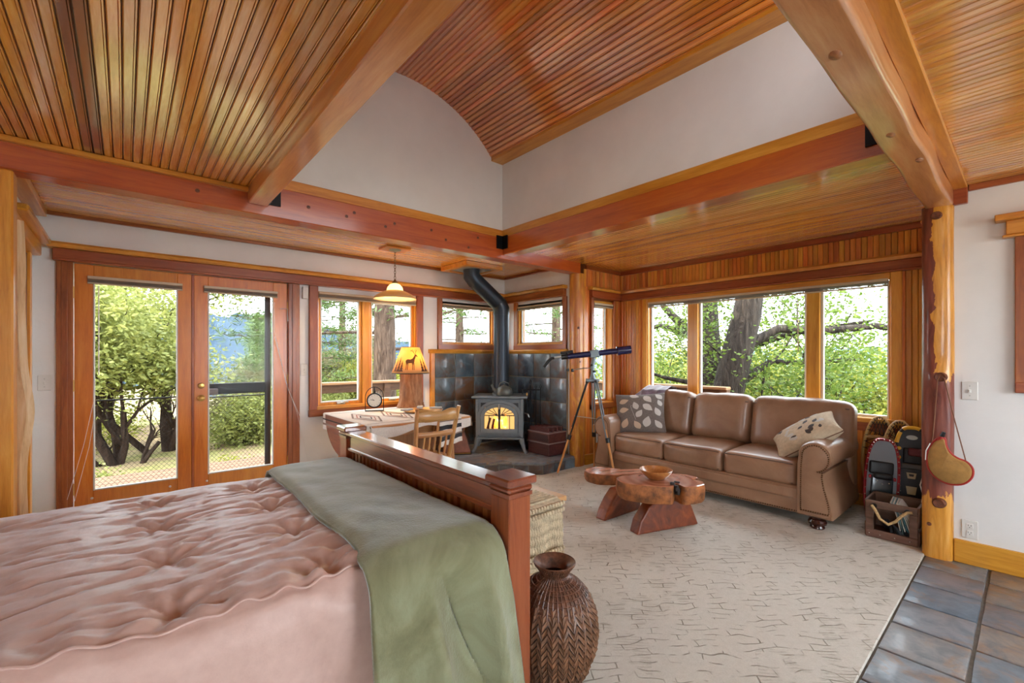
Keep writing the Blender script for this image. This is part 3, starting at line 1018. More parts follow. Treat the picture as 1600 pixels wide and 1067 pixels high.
# the wide alcove window: three lights
W = struct_root('window_5')
g = G(); g.box(XN - .018, XN + .012, .70, .775, .70, 2.015, .005); g.box(XN - .018, XN + .012, 3.095, 3.16, .70, 2.015, .005)
g.build('side_casing', M_trim_z, W)
G().box(XN - .016, XN + .012, .776, 3.094, 1.955, 2.013, .004).build('head_casing', M_trim_y, W)
G().box(XN - .04, XN + .13, .68, 3.18, .735, .775, .005).build('sill', M_trim_y, W)
G().box(XN - .016, XN + .012, .70, 3.16, .66, .735, .004).build('lower_casing', M_case_y, W)
G().box(XN + .0, XN + .13, .76, .785, .76, 1.97).build('side_jamb', M_trim_z, W)
G().box(XN + .0, XN + .13, 3.085, 3.11, .76, 1.97).build('side_jamb', M_trim_z, W)
for m0, m1 in ((1.29, 1.40), (2.465, 2.585)):
    G().box(XN + .015, XN + .13, m0, m1, .77, 1.96, .004).build('mullion', M_trim_z, W)
for a0, a1 in ((.785, 1.29), (1.40, 2.465), (2.585, 3.085)):
    s_ = frame_boxes(G(), 'y', XN + .05, XN + .09, a0, a1, .775, 1.955, .022, .003).build('sash', M_alu, W)
    pane(s_, 'y', XN + .07, a0 + .02, a1 - .02, .795, 1.935)
blind(W, 'y', XN + .012, .79, 3.08, 1.965, 6)
cord('blind_wand', [(XN - .02, 1.46, 1.90), (XN - .02, 1.455, 1.35)], W, .004)
# right front wall window, only its casing edge shows; rear, side and vault windows are added, out of view
fixed_window('window_6', 'y', 4.03, -1.0, -.02, 1.15, 1.96, .085, .08)
def added_window(name, axis, p, a0, a1, z0, z1, n):  # unseen window made up to let extra light in around a fill lamp
    W = struct_root(name)
    frame_boxes(G(), axis, p - .06, p + .02, a0, a1, z0, z1, .06, .004).build('frame', M_trim_z, W)
    for i in range(1, n):
        c = a0 + (a1 - a0) * i / n
        (G().box(c - .03, c + .03, p - .05, p + .0, z0, z1, .003) if axis == 'x' else G().box(p - .05, p, c - .03, c + .03, z0, z1, .003)).build('mullion', M_trim_z, W)
    for i in range(n):
        c0, c1 = a0 + (a1 - a0) * i / n, a0 + (a1 - a0) * (i + 1) / n
        pane(W, axis, p - .03, c0, c1, z0, z1)
added_window('added_window_7', 'x', -2.66, 1.5, 3.4, .6, 2.3, 2)
added_window('added_window_9', 'x', .455, 1.0, 2.6, 2.66, 3.30, 2)
added_window('added_window_8', 'y', -2.46, -1.95, -.6, .7, 2.3, 1)
# doorway in the left alcove wall: casing and head that show behind the left post
D3 = struct_root('door_3')
G().box(-.532, -.50, 3.80, 3.88, 0, 2.04, .004).build('door_casing', M_case_z, D3)
G().box(-.532, -.50, 4.58, 4.67, 0, 2.04, .004).build('door_casing', M_trim_z, D3)
G().box(-.532, -.515, 3.88, 4.58, .01, 2.03, .003).build('door_leaf', M_case_z, D3)
G().box(-.54, -.46, 3.74, 4.73, 2.04, 2.13, .006).build('head_board', M_trim_y, D3)
G().box(-.54, -.41, 3.70, 4.77, 2.13, 2.17, .008).build('head_ledge', M_trim_y, D3)

# switches and outlets
M_plate = plain('cream switch plate', (214, 212, 206), .4)
def plate(name, label, cat, loc, rz, kind):
    r = thing(name, label, cat, loc, rz)           # local: faces -y
    G().box(-.037, .037, -.006, 0, -.058, .058, .003).build('plate', M_plate, r)
    if kind == 'switch':
        G().box(-.006, .006, -.016, -.005, -.012, .010, .002).build('toggle', M_offwhite, r)
        for z in (-.03, .03): G().lathe([(0, .0015), (.004, 0)], 8).build('screw', M_steel, r, loc=(0, -.006, z), rot=(R(90), 0, 0))
    else:
        for z in (-.022, .022):
            G().rounded(.016, .003, .015, .002, c=(0, -.006, z)).build('socket', M_offwhite, r, True)
            for sx_ in (-.006, .006): G().box(sx_ - .0012, sx_ + .0012, -.0096, -.0085, z - .001, z + .008).build('slot', M_black, r)
            G().cyl((0, -.0096, z - .008), (0, -.0085, z - .008), .0025, n=8).build('slot', M_black, r)
    return r
plate('light_switch', 'cream light switch on the white wall between left post and glass doors', 'switch', (-.455, YA, 1.108), 0, 'switch')
plate('light_switch', 'pale light switch on the white wall right of the glass doors', 'switch', (1.385, YA, 1.17), 0, 'switch')
plate('light_switch', 'light grey light switch on the right wall beside the log post', 'switch', (4.03, .255, 1.09), R(-90), 'switch')
plate('wall_outlet', 'pale wall outlet above the right wall baseboard', 'outlet', (4.03, .255, .218), R(-90), 'outlet')
plate('wall_outlet', 'white wall outlet on cedar boards behind the telescope tripod', 'outlet', (4.42, 3.50, .30), 0, 'outlet')
G().box(1.36, 1.412, 4.80, 4.841, 1.89, 2.01, .004).build('door_chime', M_offwhite)
tag(bpy.data.objects['door_chime'], 'small white sensor box on the wall above the switch by the doors', 'sensor')
# ------------------------------------------------------------------ bed
M_cherry = wood('cherry bed wood', [(0.25, (98, 42, 16)), (0.5, (136, 66, 32)), (0.75, (160, 88, 50))], 'y', .3, 1.0, .05, .9, coat_rough=.12)
M_cherry_z = wood('cherry bed wood upright', [(0.25, (112, 50, 20)), (0.5, (152, 78, 38)), (0.75, (172, 98, 56))], 'z', .3, .45, .12, .9, coat_rough=.12)
BX, BY0, BY1 = 1.026, 1.21, 2.86
bed = thing('bed_frame', 'cherry wood slatted footboard and bed frame in the foreground', 'bed', (0, 0, 0))
for y0 in (BY0, BY1 - .105):
    p = G().box(BX + .005, BX + .11, y0, y0 + .105, 0, .80, .004).build('post', M_cherry_z, bed)
    g = G().box(BX - .012, BX + .128, y0 - .018, y0 + .123, .842, .872, .006).box(BX - .002, BX + .118, y0 - .008, y0 + .113, .815, .842, .010).box(BX + .002, BX + .114, y0 - .004, y0 + .109, .80, .815)
    g.build('post_cap', M_cherry, p)
ya, yb = BY0 + .105, BY1 - .105
G().box(BX - .002, BX + .105, ya, yb, .822, .845, .005).build('top_rail', M_cherry, bed)
G().box(BX + .020, BX + .082, ya, yb, .745, .822, .003).build('upper_panel', M_cherry, bed)
G().box(BX + .012, BX + .09, ya, yb, .728, .748, .004).build('ledge', M_cherry, bed)
G().box(BX + .012, BX + .09, ya, yb, .30, .38, .004).build('lower_rail', M_cherry, bed)
n = 28
me = G().box(-.010, .010, -.015, .015, 0, .36, .002).mesh('slat', M_cherry_z)
for i in range(n):
    link('slat', me, bed, (BX + .045, ya + (yb - ya) * (i + .5) / n, .374))
G().box(BX + .058, BX + .068, ya, yb, .37, .74).build('back_panel', plain('dark cherry panel', (96, 40, 16), .4), bed)
G().box(-1.1, BX + .02, BY0 + .10, BY0 + .13, .18, .34, .004).build('side_rail', M_cherry, bed)
G().box(-1.1, BX + .02, BY1 - .13, BY1 - .10, .18, .34, .004).build('side_rail', M_cherry, bed)
g = G().rounded(1.04, .72, .16, .07, 4, 6, c=(-.04, 2.02, .46))
g.build('mattress', plain('ivory mattress', (222, 214, 200), .8), bed, smooth=True)

# comforter: one sheet over the top and down both sides, tufted in a grid
tufts = [(x, y) for x in (-.95, -.40, .10, .47) for y in (1.42, 1.77, 2.12, 2.47)]
ZT = .668
def fold(a, b):
    return nz(a, b) * .5 + nz(a * 2.1, b * 2.1, 3) * .3
def bed_pt(x, s, off=0.0, flare=.12, seed=0.0, r=.09, amp=1.0):
    """s: distance across the bed; 0..1.47 is the top, beyond it hangs down; near side = negative s"""
    W = 1.47
    y0, y1 = 1.27, 1.27 + W
    def hang(d):
        # rounded shoulder of radius r and then straight down
        q = r * math.pi / 2
        if d < q:
            a = d / r
            return r * math.sin(a), r * (1 - math.cos(a))
        return r, r + (d - q)
    if s < r:
        h, dz = hang(r - s)
        y = y0 + r - h - max(0, dz - r) * flare
        z = ZT - dz
        k = min(1, max(0, dz - .03) / .2)
        q2 = x * 15 - dz * 5 + 2.4 * nz(x * 2.0, seed) + seed
        y += amp * k * (.030 * (1 - 2 * abs(math.sin(q2 / 2)) ** .7) * (.35 + .65 * min(1, max(0, (x + .2) / .7))) + .022 * nz(x * 5.5, dz * 1.2, seed))
    elif s > W - r:
        h, dz = hang(s - (W - r))
        y = y1 - r + h + max(0, dz - r) * .05
        z = ZT - dz
    else:
        y, z = y0 + s, ZT
    return Vector((x, y - off * (1 if s < r else 0) * .9, z + off))
def comf(u, v):
    x = -1.12 + 2.13 * u
    s = -.62 + 2.55 * v
    p = bed_pt(x, s, 0, .10, 1.7)
    if .0 < s < 1.47:
        d = min(math.hypot(x - a, (p.y - b)) for a, b in tufts)
        near = sum(math.exp(-(math.hypot(x - a, p.y - b) / .045) ** 2) for a, b in tufts)
        p.z += .022 * min(1, d / .22) ** .7 - .024 * near
        w_ = .05 * nz(x * 4, p.y * 4, 9)
        p.z += .006 * nz(x * 3.1, p.y * 7, 1) - .007 * max(0, 1 - abs(nz(x * 1.6, (p.y + w_) * 9, 4)) * 9) - .005 * max(0, 1 - abs(nz(x * 4, (p.y + w_) * 17, 8)) * 9) + .003 * nz(x * 18, p.y * 40, 8)
        # radiating pulls round each tuft
        for a, b in tufts:
            rr = math.hypot(x - a, p.y - b)
            if rr < .2:
                p.z += .007 * math.sin(math.atan2(p.y - b, x - a) * 7 + a * 9) * math.exp(-((rr - .07) / .06) ** 2)
        # far and near edges sag a little
        p.z -= .030 * math.exp(-((s - 1.47) / .12) ** 2)
        e = math.exp(-((s - .10) / .09) ** 2)
        p.z += .005 * math.sin(x * 60 + 3 * nz(x * 3, 2)) * e
        p.y += .004 * math.sin(x * 60 + 1) * e
    # folds pulled towards the foot corner
    if x > .30 and s < .35:
        p.z += .014 * math.sin((x * .8 + s * 1.5) * 44) * min(1, (x - .3) / .25) * math.exp(-((s - .12) / .16) ** 2)
    return p
g = G(); g.grid(comf, 190, 200)
t = NT('dusty pink comforter')
v = t.coords()
f = t.noise(v, 30, 4, .6)
t.bump(t.mix(.5, f, t.noise(v, 9, 4, .6)), .22, .01)
t.b.inputs['Sheen Weight'].default_value = .55
t.b.inputs['Sheen Roughness'].default_value = .35
t.b.inputs['Sheen Tint'].default_value = (.86, .90, 1.0, 1)
M_pink = t.base(t.ramp(f, [(0.3, lin(204, 170, 158)), (0.7, lin(214, 182, 170))]), .42)
o = g.build('comforter', M_pink, smooth=True, angle=0, fix=False)
sm = o.modifiers.new('thickness', 'SOLIDIFY'); sm.thickness = .012; sm.offset = -1
tag(o, 'dusty pink tufted comforter spread over the bed', 'comforter')
# sewn border ridge along the comforter's top edge
def comf_s(x, s):
    return comf((x + 1.12) / 2.13, (s + .62) / 2.55)
G().tube([comf_s(x, .055 + .004 * math.sin(x * 60)) + Vector((0, -.002, .003)) for x in np.linspace(-1.1, .56, 220)], .0036, 6).build('edge_seam', M_pink, o, True)
# sage green fleece throw folded across the foot
def throw(u, v):
    s = -.60 + 2.25 * v
    x0 = .545 + .03 * nz(s * 2.2, 5) + (.035 * max(0, min(1, (s - .1) / .9)) if s < 1 else .035) - (.02 if s < .1 else 0)
    x1 = 1.012
    x = x0 + (x1 - x0) * u
    p = bed_pt(x, s, .026, .15, 1.7, .10, 1.0)
    if s < .1: p.y -= .022 * min(1, (.1 - s) / .1)
    if s > .05:
        p.z += .008 * nz(x * 4, s * 3, 2) + .004 * nz(x * 11, s * 8, 3) + .012 * math.exp(-((u - .5) / .5) ** 2)
    else:
        p.x += .05 * min(1, max(0, -s) / .5) * (u - .3)
        p.y -= (.028 * (1 - 2 * abs(math.sin(u * 7.5 + .4 + s * 1.2)) ** .8) + .014) * min(1, -s / .25) if s < 0 else 0
    edge = min(u, 1 - u)
    p.z -= .014 * math.exp(-(edge / .05) ** 2) if s > .05 else 0
    return p
g = G(); g.grid(throw, 70, 170)
t = NT('sage fleece')
v = t.coords()
f = t.noise(v, 3.2, 5, .6, .8)
fz = t.noise(v, 120, 3, .7)
t.b.inputs['Sheen Weight'].default_value = 1.0
t.b.inputs['Sheen Tint'].default_value = (.86, .95, .97, 1)
t.b.inputs['Sheen Roughness'].default_value = .4
t.bump(t.mix(.6, fz, t.noise(v, 14, 4, .6)), .5, .008)
M_fleece = t.base(t.ramp(f, [(0.28, lin(100, 98, 66)), (0.5, lin(128, 128, 94)), (0.72, lin(154, 158, 126))]), .9)
o = g.build('throw_blanket', M_fleece, smooth=True, angle=0, fix=False)
sm = o.modifiers.new('thickness', 'SOLIDIFY'); sm.thickness = .016; sm.offset = 1
tag(o, 'sage green fleece throw draped across the foot of the bed', 'blanket')

# ------------------------------------------------------------------ bench with knitted blanket, behind the footboard
bench = thing('bench', 'pale wooden bench just behind the footboard', 'bench', (1.80, 2.42, 0))
M_benchw = wood('pale bench wood', [(0.25, (176, 118, 70)), (0.5, (206, 156, 104)), (0.75, (224, 184, 136))], 'y', .3, .4, .05)
G().box(-.22, .235, -.575, .60, .43, .462, .005).build('seat', M_benchw, bench)
for sx in (-.17, .16):
    for sy in (-.50, .50):
        G().box(sx - .03, sx + .03, sy - .03, sy + .03, 0, .43, .004).build('leg', M_benchw, bench)
G().box(-.02, .01, -.5, .5, .30, .38, .004).build('stretcher', M_benchw, bench)
M_knit = plain('cream knitted wool', (214, 196, 164), .95, mottled=.12, mscale=30, bump=.8, bscale=120)
def knit(u, v):
    x = 1.56 + .375 * u
    d = 1.05 * v                    # from the seat over the near end and down
    ye = 1.83
    if d < .52:
        p = Vector((x, ye + .52 - d, .475))
    else:
        a = min(1, (d - .52) / .05)
        p = Vector((x, ye - .03 * math.sin(a * math.pi / 2), .475 - .03 * (1 - math.cos(a * math.pi / 2)) - max(0, d - .57)))
        p.y -= .012 * math.sin(u * 14) * min(1, (d - .52) / .2)
        p.x += .012 * nz(d * 5, u * 3)
    band = .007 * math.sin(d * 210) if (d < .62 or .84 < d < .95) else .004 * math.sin(d * 120) + .003 * math.sin(u * 160)
    p.z += band if d < .52 else 0
    p.y -= band if d >= .52 else 0
    return p
kb = thing('knitted_blanket', 'cream knitted blanket hanging over the end of the bench', 'blanket', (0, 0, 0))
g = G(); g.grid(knit, 90, 260)
o = g.build('cloth', M_knit, kb, True, 0, fix=False)
sm = o.modifiers.new('thickness', 'SOLIDIFY'); sm.thickness = .012; sm.offset = 1
g = G()
for r_, (zz, amp) in enumerate(((.452, .012), (.415, .012), (.19, .010), (.16, .010))):
    for i in range(34):
        x = 1.565 + .365 * i / 33
        g.rounded(.010, .010, .013, .009, 2, 1, c=(x, 1.788 - (.006 if i % 2 else 0), zz + (.006 if i % 2 else 0)))
stuff(g.build('bobble_fringe', M_knit, kb, True))

# ------------------------------------------------------------------ woven basket
bk = thing('woven_basket', 'dark brown woven basket with flared neck beside the bed post', 'basket', (1.33, 1.275, .008))
M_wick = plain('dark wicker', (104, 66, 46), .5, mottled=.35, mscale=50, coat=.15)
M_wick2 = plain('brown palm braid', (124, 86, 60), .5, mottled=.3, mscale=40, coat=.2)
def brad(z):      # body radius by height
    pts = [(0, .105), (.06, .135), (.14, .162), (.20, .168), (.26, .163), (.32, .142), (.345, .128)]
    for (za, ra), (zb, rb) in zip(pts, pts[1:]):
        if z <= zb:
            q = (z - za) / (zb - za)
            return ra + (rb - ra) * (q * q * (3 - 2 * q))
    return pts[-1][1]
G().lathe([(brad(.345 * i / 24) - .010, .345 * i / 24) for i in range(25)], 40).build('body', M_black, bk, True, 80)
sh = [(.150, .30), (.132, .345), (.105, .375), (.070, .395), (.056, .405), (.052, .415), (.060, .432), (.078, .455), (.082, .462), (.078, .462), (.056, .434), (.046, .416)]
G().lathe(sh, 48, caps=False).build('neck', M_wick, bk, True, 80)
g = G()
for k in range(44):
    a = 2 * math.pi * k / 44
    g.tube([((r_ + .002) * math.cos(a), (r_ + .002) * math.sin(a), z) for r_, z in sh[:9]], .0034, 5)
for r_, z in sh[1:9:1] + [(.142, .32), (.120, .36), (.09, .385), (.069, .445)]:
    g.tube([((r_ + .002) * math.cos(a), (r_ + .002) * math.sin(a), z) for a in np.linspace(0, 2 * math.pi, 40, endpoint=False)], .0028, 5, closed=True)
stuff(g.build('wicker_strands', M_wick, bk, True))
g = G()
for k in range(26):
    a0 = 2 * math.pi * k / 26
    for j in range(13):
        z = .012 + j * .0255
        for sd in (-1, 1):
            # each strand: a folded strip leaning outwards in a chevron
            rz_, w = brad(min(.34, z + .012)), .0205 * (brad(z) / .168)
            da = w / rz_
            P = []
            for (ua, uz, ur) in ((0, -.004, .010), (.95, .024, .004), (.95, .042, .001), (0, .018, .013)):
                a = a0 + sd * ua * da
                zz = min(.345, z + uz)
                r2 = brad(max(0, zz)) + ur
                P.append((r2 * math.cos(a), r2 * math.sin(a), zz))
            Q = [(p[0] * .955, p[1] * .955, p[2]) for p in P]
            g.add(P + Q, [(0, 1, 2, 3), (7, 6, 5, 4), (0, 4, 5, 1), (1, 5, 6, 2), (2, 6, 7, 3), (3, 7, 4, 0)])
stuff(g.build('palm_braid', M_wick2, bk))

# ------------------------------------------------------------------ sofa
t = NT('tan leather')
v = t.coords()
f = t.noise(v, 3.0, 5, .6, .4)
fine = t.noise(v, 90, 4, .65)
t.bump(t.mix(.35, fine, t.noise(v, 22, 5, .6, .5)), .22, .006)
M_leather = t.base(t.ramp(f, [(0.3, lin(124, 90, 66)), (0.55, lin(146, 110, 84)), (0.8, lin(164, 130, 104))]), .36, 0, .12)
M_pipe = plain('dark leather welt', (84, 58, 42), .5)
M_nail = plain('antique brass nail', (96, 66, 40), .35, .9)
SX, SY = 3.93, 2.05
sofa = thing('sofa', 'three seat tan leather sofa with rolled nail-studded arms below the window', 'sofa', (SX, SY, .008))
G().rounded(.405, 1.06, .105, .02, 2, 4, c=(.425, 0, .185)).build('base', M_leather, sofa, True)
G().rounded(.016, .885, .042, .014, 2, 4, c=(.018, 0, .235)).build('front_rail', M_leather, sofa, True)
G().rounded(.09, 1.08, .34, .05, 3, 5, c=(.745, 0, .44)).build('back_frame', M_leather, sofa, True)
def arm_profile(sgn):
    cy, cz, r = .985, .545, .112      # centre of the roll
    P = [(.865, .085), (.865, .30), (.868, .46)]
    for k in range(15):
        a = math.pi - .35 - (math.pi + 1.05) * k / 14
        P.append((cy + r * math.cos(a), cz + r * math.sin(a)))
    P += [(1.045, .43), (1.04, .39), (1.055, .30), (1.09, .18), (1.10, .11), (1.095, .085)]
    return [(y * sgn, z) for y, z in P]
def nail_line(g, pts, x, step=.0155, r=.0062):
    acc = 0
    for p, q in zip(pts, pts[1:]):
        d = math.dist(p, q)
        while acc < d:
            u = acc / d
            y, z = p[0] + (q[0] - p[0]) * u, p[1] + (q[1] - p[1]) * u
            g.lathe([(r, 0), (r * .7, .004), (.0008, .0055)], 8, c=(x, y, z), M=Matrix.Rotation(R(-90), 4, 'Y'))
            acc += step
        acc -= d
for sgn in (-1, 1):
    prof = arm_profile(sgn)
    cy_ = sum(p[0] for p in prof) / len(prof); cz_ = sum(p[1] for p in prof) / len(prof)
    g = G()
    secs = [(-.02, .95), (-.008, .985), (.01, 1.0), (.40, 1.0), (.74, 1.0), (.765, .98)]
    n = len(prof)
    vs = [(x, cy_ + (y - cy_) * k, cz_ + (z - cz_) * k) for x, k in secs for y, z in prof]
    fs = [(i * n + a, i * n + (a + 1) % n, (i + 1) * n + (a + 1) % n, (i + 1) * n + a) for i in range(len(secs) - 1) for a in range(n)]
    fs += [tuple(range(n)), tuple((len(secs) - 1) * n + a for a in range(n))]
    g.add(vs, fs)
    arm = g.build('arm', M_leather, sofa, True, 30)
    # front panel
    inner = [(cy_ + (y - cy_) * .80, cz_ + (z - cz_) * .90) for y, z in prof]
    g = G()
    vs = [(x, cy_ + (y - cy_) * k, cz_ + (z - cz_) * k) for x, k in ((-.018, 1.02), (-.026, 1.0), (-.028, .96)) for y, z in inner]
    fs = [(i * n + a, i * n + (a + 1) % n, (i + 1) * n + (a + 1) % n, (i + 1) * n + a) for i in range(2) for a in range(n)] + [tuple(2 * n + a for a in range(n))]
    g.add(vs, fs); g.build('front_panel', M_leather, arm, True, 30)
    g = G(); nail_line(g, [(cy_ + (y - cy_) * .97, cz_ + (z - cz_) * .97) for y, z in inner + inner[:1]], -.027)
    stuff(g.build('nailheads', M_nail, arm, True))
g = G(); nail_line(g, [(-.86, .098), (.86, .098)], .018, .0175)
stuff(g.build('nailheads', M_nail, sofa, True))
def seat_fn(hx, hy, hz, seed):
    def fn(x, y, z):
        k = (1 - (x / hx) ** 2) * (1 - (y / hy) ** 4)
        z2 = z + (.022 * k if z > 0 else 0)
        x2 = x - .018 * (1 - (z / hz) ** 2) * (1 - (y / hy) ** 4) * (1 if x < 0 else 0)
        fx = .004 * math.sin(y * 95 + seed) * (1 if x < -hx * .9 else 0) * (1 - abs(z) / hz)
        return Vector((x2 + fx, y, z2 + .005 * nz(x * 7, y * 7, seed)))
    return fn
for i, cy in enumerate((-.567, .01, .585)):
    c = G().rounded(.375, .286, .098, .045, 4, 14, fn=seat_fn(.375, .286, .098, i * 3.3), c=(.40, cy, .375)).build('seat_cushion', M_leather, sofa, True, 0)
    g = G()
    for zz in (-.070, .080):
        g.tube([(.40 - .372, cy + y, .375 + zz) for y in np.linspace(-.26, .26, 9)], .0045, 6)
    g.build('welt', M_pipe, c, True)
def back_fn(hx, hy, hz, seed):
    def fn(x, y, z):
        k = (1 - (y / hy) ** 4) * (1 - (z / hz) ** 4)
        x2 = x - (.035 * k if x < 0 else 0)
        z2 = z + .012 * nz(y * 5, seed) * (1 if z > 0 else 0) + (.016 * (1 - (y / hy) ** 2) if z > 0 else 0)
        crease = .008 * math.sin(y * 40 + seed * 2 + 3 * nz(y * 4, z * 4, seed)) * max(0, z / hz - .35)
        return Vector((x2 + crease, y, z2 + .006 * nz(x * 8, y * 6, seed)))
    return fn
TB = Matrix.Rotation(R(13), 4, 'Y')
for i, (y0, y1) in enumerate(((-1.095, -.305), (-.30, .275), (.28, .865))):
    cy, hy = (y0 + y1) / 2, (y1 - y0) / 2
    c = G().rounded(.115, hy, .235, .075, 4, 14, fn=back_fn(.115, hy, .235, 2.1 + i * 4), c=(.655, cy, .675), M=TB).build('back_cushion', M_leather, sofa, True, 0)
    g = G()
    g.tube([TB @ Vector((-.118, y, .165)) + Vector((.655, cy, .675)) for y in np.linspace(-hy * .94, hy * .94, 12)], .004, 6)
    g.build('welt', M_pipe, c, True)
M_foot = plain('dark mahogany foot', (52, 18, 12), .25, 0, .6)
foot = G().lathe([(.030, .088), (.036, .075), (.052, .068), (.062, .05), (.060, .035), (.042, .028), (.048, .018), (.050, .008), (.044, 0)], 20)
fm = foot.mesh('foot', M_foot, True)
for fx, fy in ((.04, -.99), (.04, .99), (.78, -.99), (.78, .99)):
    link('foot', fm, sofa, (fx, fy, 0))

# pillows and throw on the sofa
def pillow_fn(hx, hy, hz):
    def fn(x, y, z):
        a, b = abs(x) / hx, abs(y) / hy
        k = max(0.0, (1 - a ** 2.6)) ** .5 * max(0.0, (1 - b ** 2.6)) ** .5
        pin = 1 - .07 * (1 - a ** 2) * (b ** 2) - 0
        pin2 = 1 - .07 * (1 - b ** 2) * (a ** 2)
        return Vector((x * pin2, y * pin, (z / hz) * hz * (k * .95 + .05)))
    return fn
def pillow(name, label, loc, rot, hx, hy, hz, mat, edge_mat):
    r = thing(name, label, 'pillow', loc)
    r.rotation_euler = rot
    G().rounded(hx, hy, hz, .02, 2, 22, fn=pillow_fn(hx, hy, hz)).build('cover', mat, r, True, 0)
    f = pillow_fn(hx, hy, hz)
    pts = []
    for k in range(48):
        a = 2 * math.pi * k / 48
        ca, sa = math.cos(a), math.sin(a)
        q = 1 / max(abs(ca), abs(sa))
        p = f(hx * .985 * ca * q, hy * .985 * sa * q, 0)
        pts.append(p)
    G().tube(pts, .006, 6, closed=True).build('piping', edge_mat, r, True)
    return r
M_pil = plain('taupe pillow linen', (112, 102, 96), .9, mottled=.1, mscale=60, bump=.3, bscale=200)
M_pil_leaf = plain('silver leaf stitching', (192, 186, 178), .7, bump=.3, bscale=120)
M_pil_leaf2 = plain('tan leaf stitching', (190, 166, 142), .7, bump=.3, bscale=120)
P1 = pillow('leaf_pillow', 'square taupe pillow with silver leaf pattern on the far end of the sofa', (4.27, 2.80, .675), (R(64), R(-4), R(-62)), .265, .235, .085, M_pil, M_pil_leaf)
pf0 = pillow_fn(.265, .235, .085)
def pf(x, y, z):
    return pf0(x * 1.29, y * 1.146, .085 * z / .075)
def leaf_print(parent, items, f, hz, name='leaf_print'):
    gs = {}
    for (cx, cy, L, ang, mat) in items:
        g = gs.setdefault(mat.name, (G(), mat))[0]
        pts = []
        n = 10
        for k in range(n + 1):
            u = k / n
            pts.append((u * L, .30 * L * math.sin(math.pi * u ** .8)))
        for k in range(n - 1, 0, -1):
            u = k / n
            pts.append((u * L, -.30 * L * math.sin(math.pi * u ** .8)))
        ca, sa = math.cos(ang), math.sin(ang)
        W_ = []
        for (x, y) in pts:
            x -= L / 2
            px, py = cx + x * ca - y * sa, cy + x * sa + y * ca
            if abs(px) > .198 or abs(py) > .198:
                px, py = max(-.198, min(.198, px)), max(-.198, min(.198, py))
            q = f(px, py, hz); q.z += .0025
            W_.append(q)
        c = f(cx, cy, hz); c.z += .003
        m = len(W_)
        g.add(W_ + [c], [(i, (i + 1) % m, m) for i in range(m)])
    for g, m in gs.values():
        stuff(g.build(name, m, parent, fix=False))
L = M_pil_leaf; L2 = M_pil_leaf2
leaf_print(P1, [(-.13, .11, .09, .3, L2), (-.13, .02, .09, .1, L2), (-.12, -.11, .10, 1.2, L2), (-.03, .06, .085, 1.9, L), (.0, -.02, .085, 1.0, L), (.07, .13, .10, -.9, L), (.07, .04, .10, -.7, L), (.06, -.10, .11, 1.3, L), (-.02, -.13, .09, 2.1, L2), (.15, .0, .09, 2.0, L), (.15, -.12, .09, 2.2, L), (-.04, .17, .085, -.3, L), (.16, .16, .08, 2.4, L), (.17, .09, .07, 2.0, L)], pf, .075)
G().tube([pf(-.02, .18, .075) + Vector((0, 0, .003)), pf(-.07, .05, .075) + Vector((0, 0, .003)), pf(-.03, -.08, .075) + Vector((0, 0, .003))], .0015, 5).build('stem_print', M_pil_leaf, P1)
M_pil2 = plain('oatmeal pillow cloth', (196, 176, 148), .9, mottled=.08, mscale=40, bump=.4, bscale=160)
M_pil2d = plain('dark embroidered leaf', (66, 56, 52), .8)
P2 = pillow('lumbar_pillow', 'oatmeal lumbar pillow with dark leaf embroidery leaning on the near sofa arm', (4.25, 1.215, .655), (R(42), R(-22), R(-172)), .255, .175, .095, M_pil2, plain('brown piping', (120, 88, 66), .8))
xa = Vector((.10, -.40, .27)).normalized(); za = Vector((-.45, .35, .75)); za = (za - xa * za.dot(xa)).normalized(); yaq = za.cross(xa)
P2.rotation_euler = Matrix((xa, yaq, za)).transposed().to_euler()
pf20 = pillow_fn(.255, .175, .095)
def pf2(x, y, z):
    return pf20(x * 1.24, y * 1.2, .095 * z / .085)
items = [(random.uniform(-.15, .15), random.uniform(-.10, .10), random.uniform(.03, .055), random.uniform(0, 6.2), M_pil2d if i % 2 else M_pil_leaf) for i in range(26)]
leaf_print(P2, items, lambda x, y, z: pf2(max(-.2, min(.2, x)), max(-.14, min(.14, y)), z), .085)
M_throw = plain('mauve plush throw', (116, 98, 112), .9, mottled=.35, mscale=9, bump=.3, bscale=60)
M_throw.node_tree.nodes['Principled BSDF'].inputs['Sheen Weight'].default_value = .8
def mauve(u, v):
    y = 2.63 + .47 * u
    d = 1.12 * v
    pts = [(4.86, .52), (4.84, .85), (4.76, .955), (4.64, .975), (4.50, .93), (4.42, .80), (4.38, .66), (4.345, .53), (4.28, .505)]
    q = v * (len(pts) - 1)
    i = min(int(q), len(pts) - 2); a = q - i
    x, z = pts[i][0] + (pts[i + 1][0] - pts[i][0]) * a, pts[i][1] + (pts[i + 1][1] - pts[i][1]) * a
    k = max(0, u - .55) / .45
    z -= .15 * k ** 1.6 * (1 if z > .6 else .2)
    fo = .014 * math.sin(u * 17 + 3 * nz(v * 3, 1)) + .010 * nz(u * 6, v * 6, 2)
    return Vector((x - fo - .012, y + .02 * nz(v * 4, 7) - .03 * k * v, z + .010 * nz(u * 7, v * 5, 5)))
g = G(); g.grid(mauve, 50, 70)
o = g.build('plush_throw', M_throw, smooth=True, angle=0, fix=False)
tag(o, 'mauve plush throw hanging over the far back corner of the sofa', 'blanket')

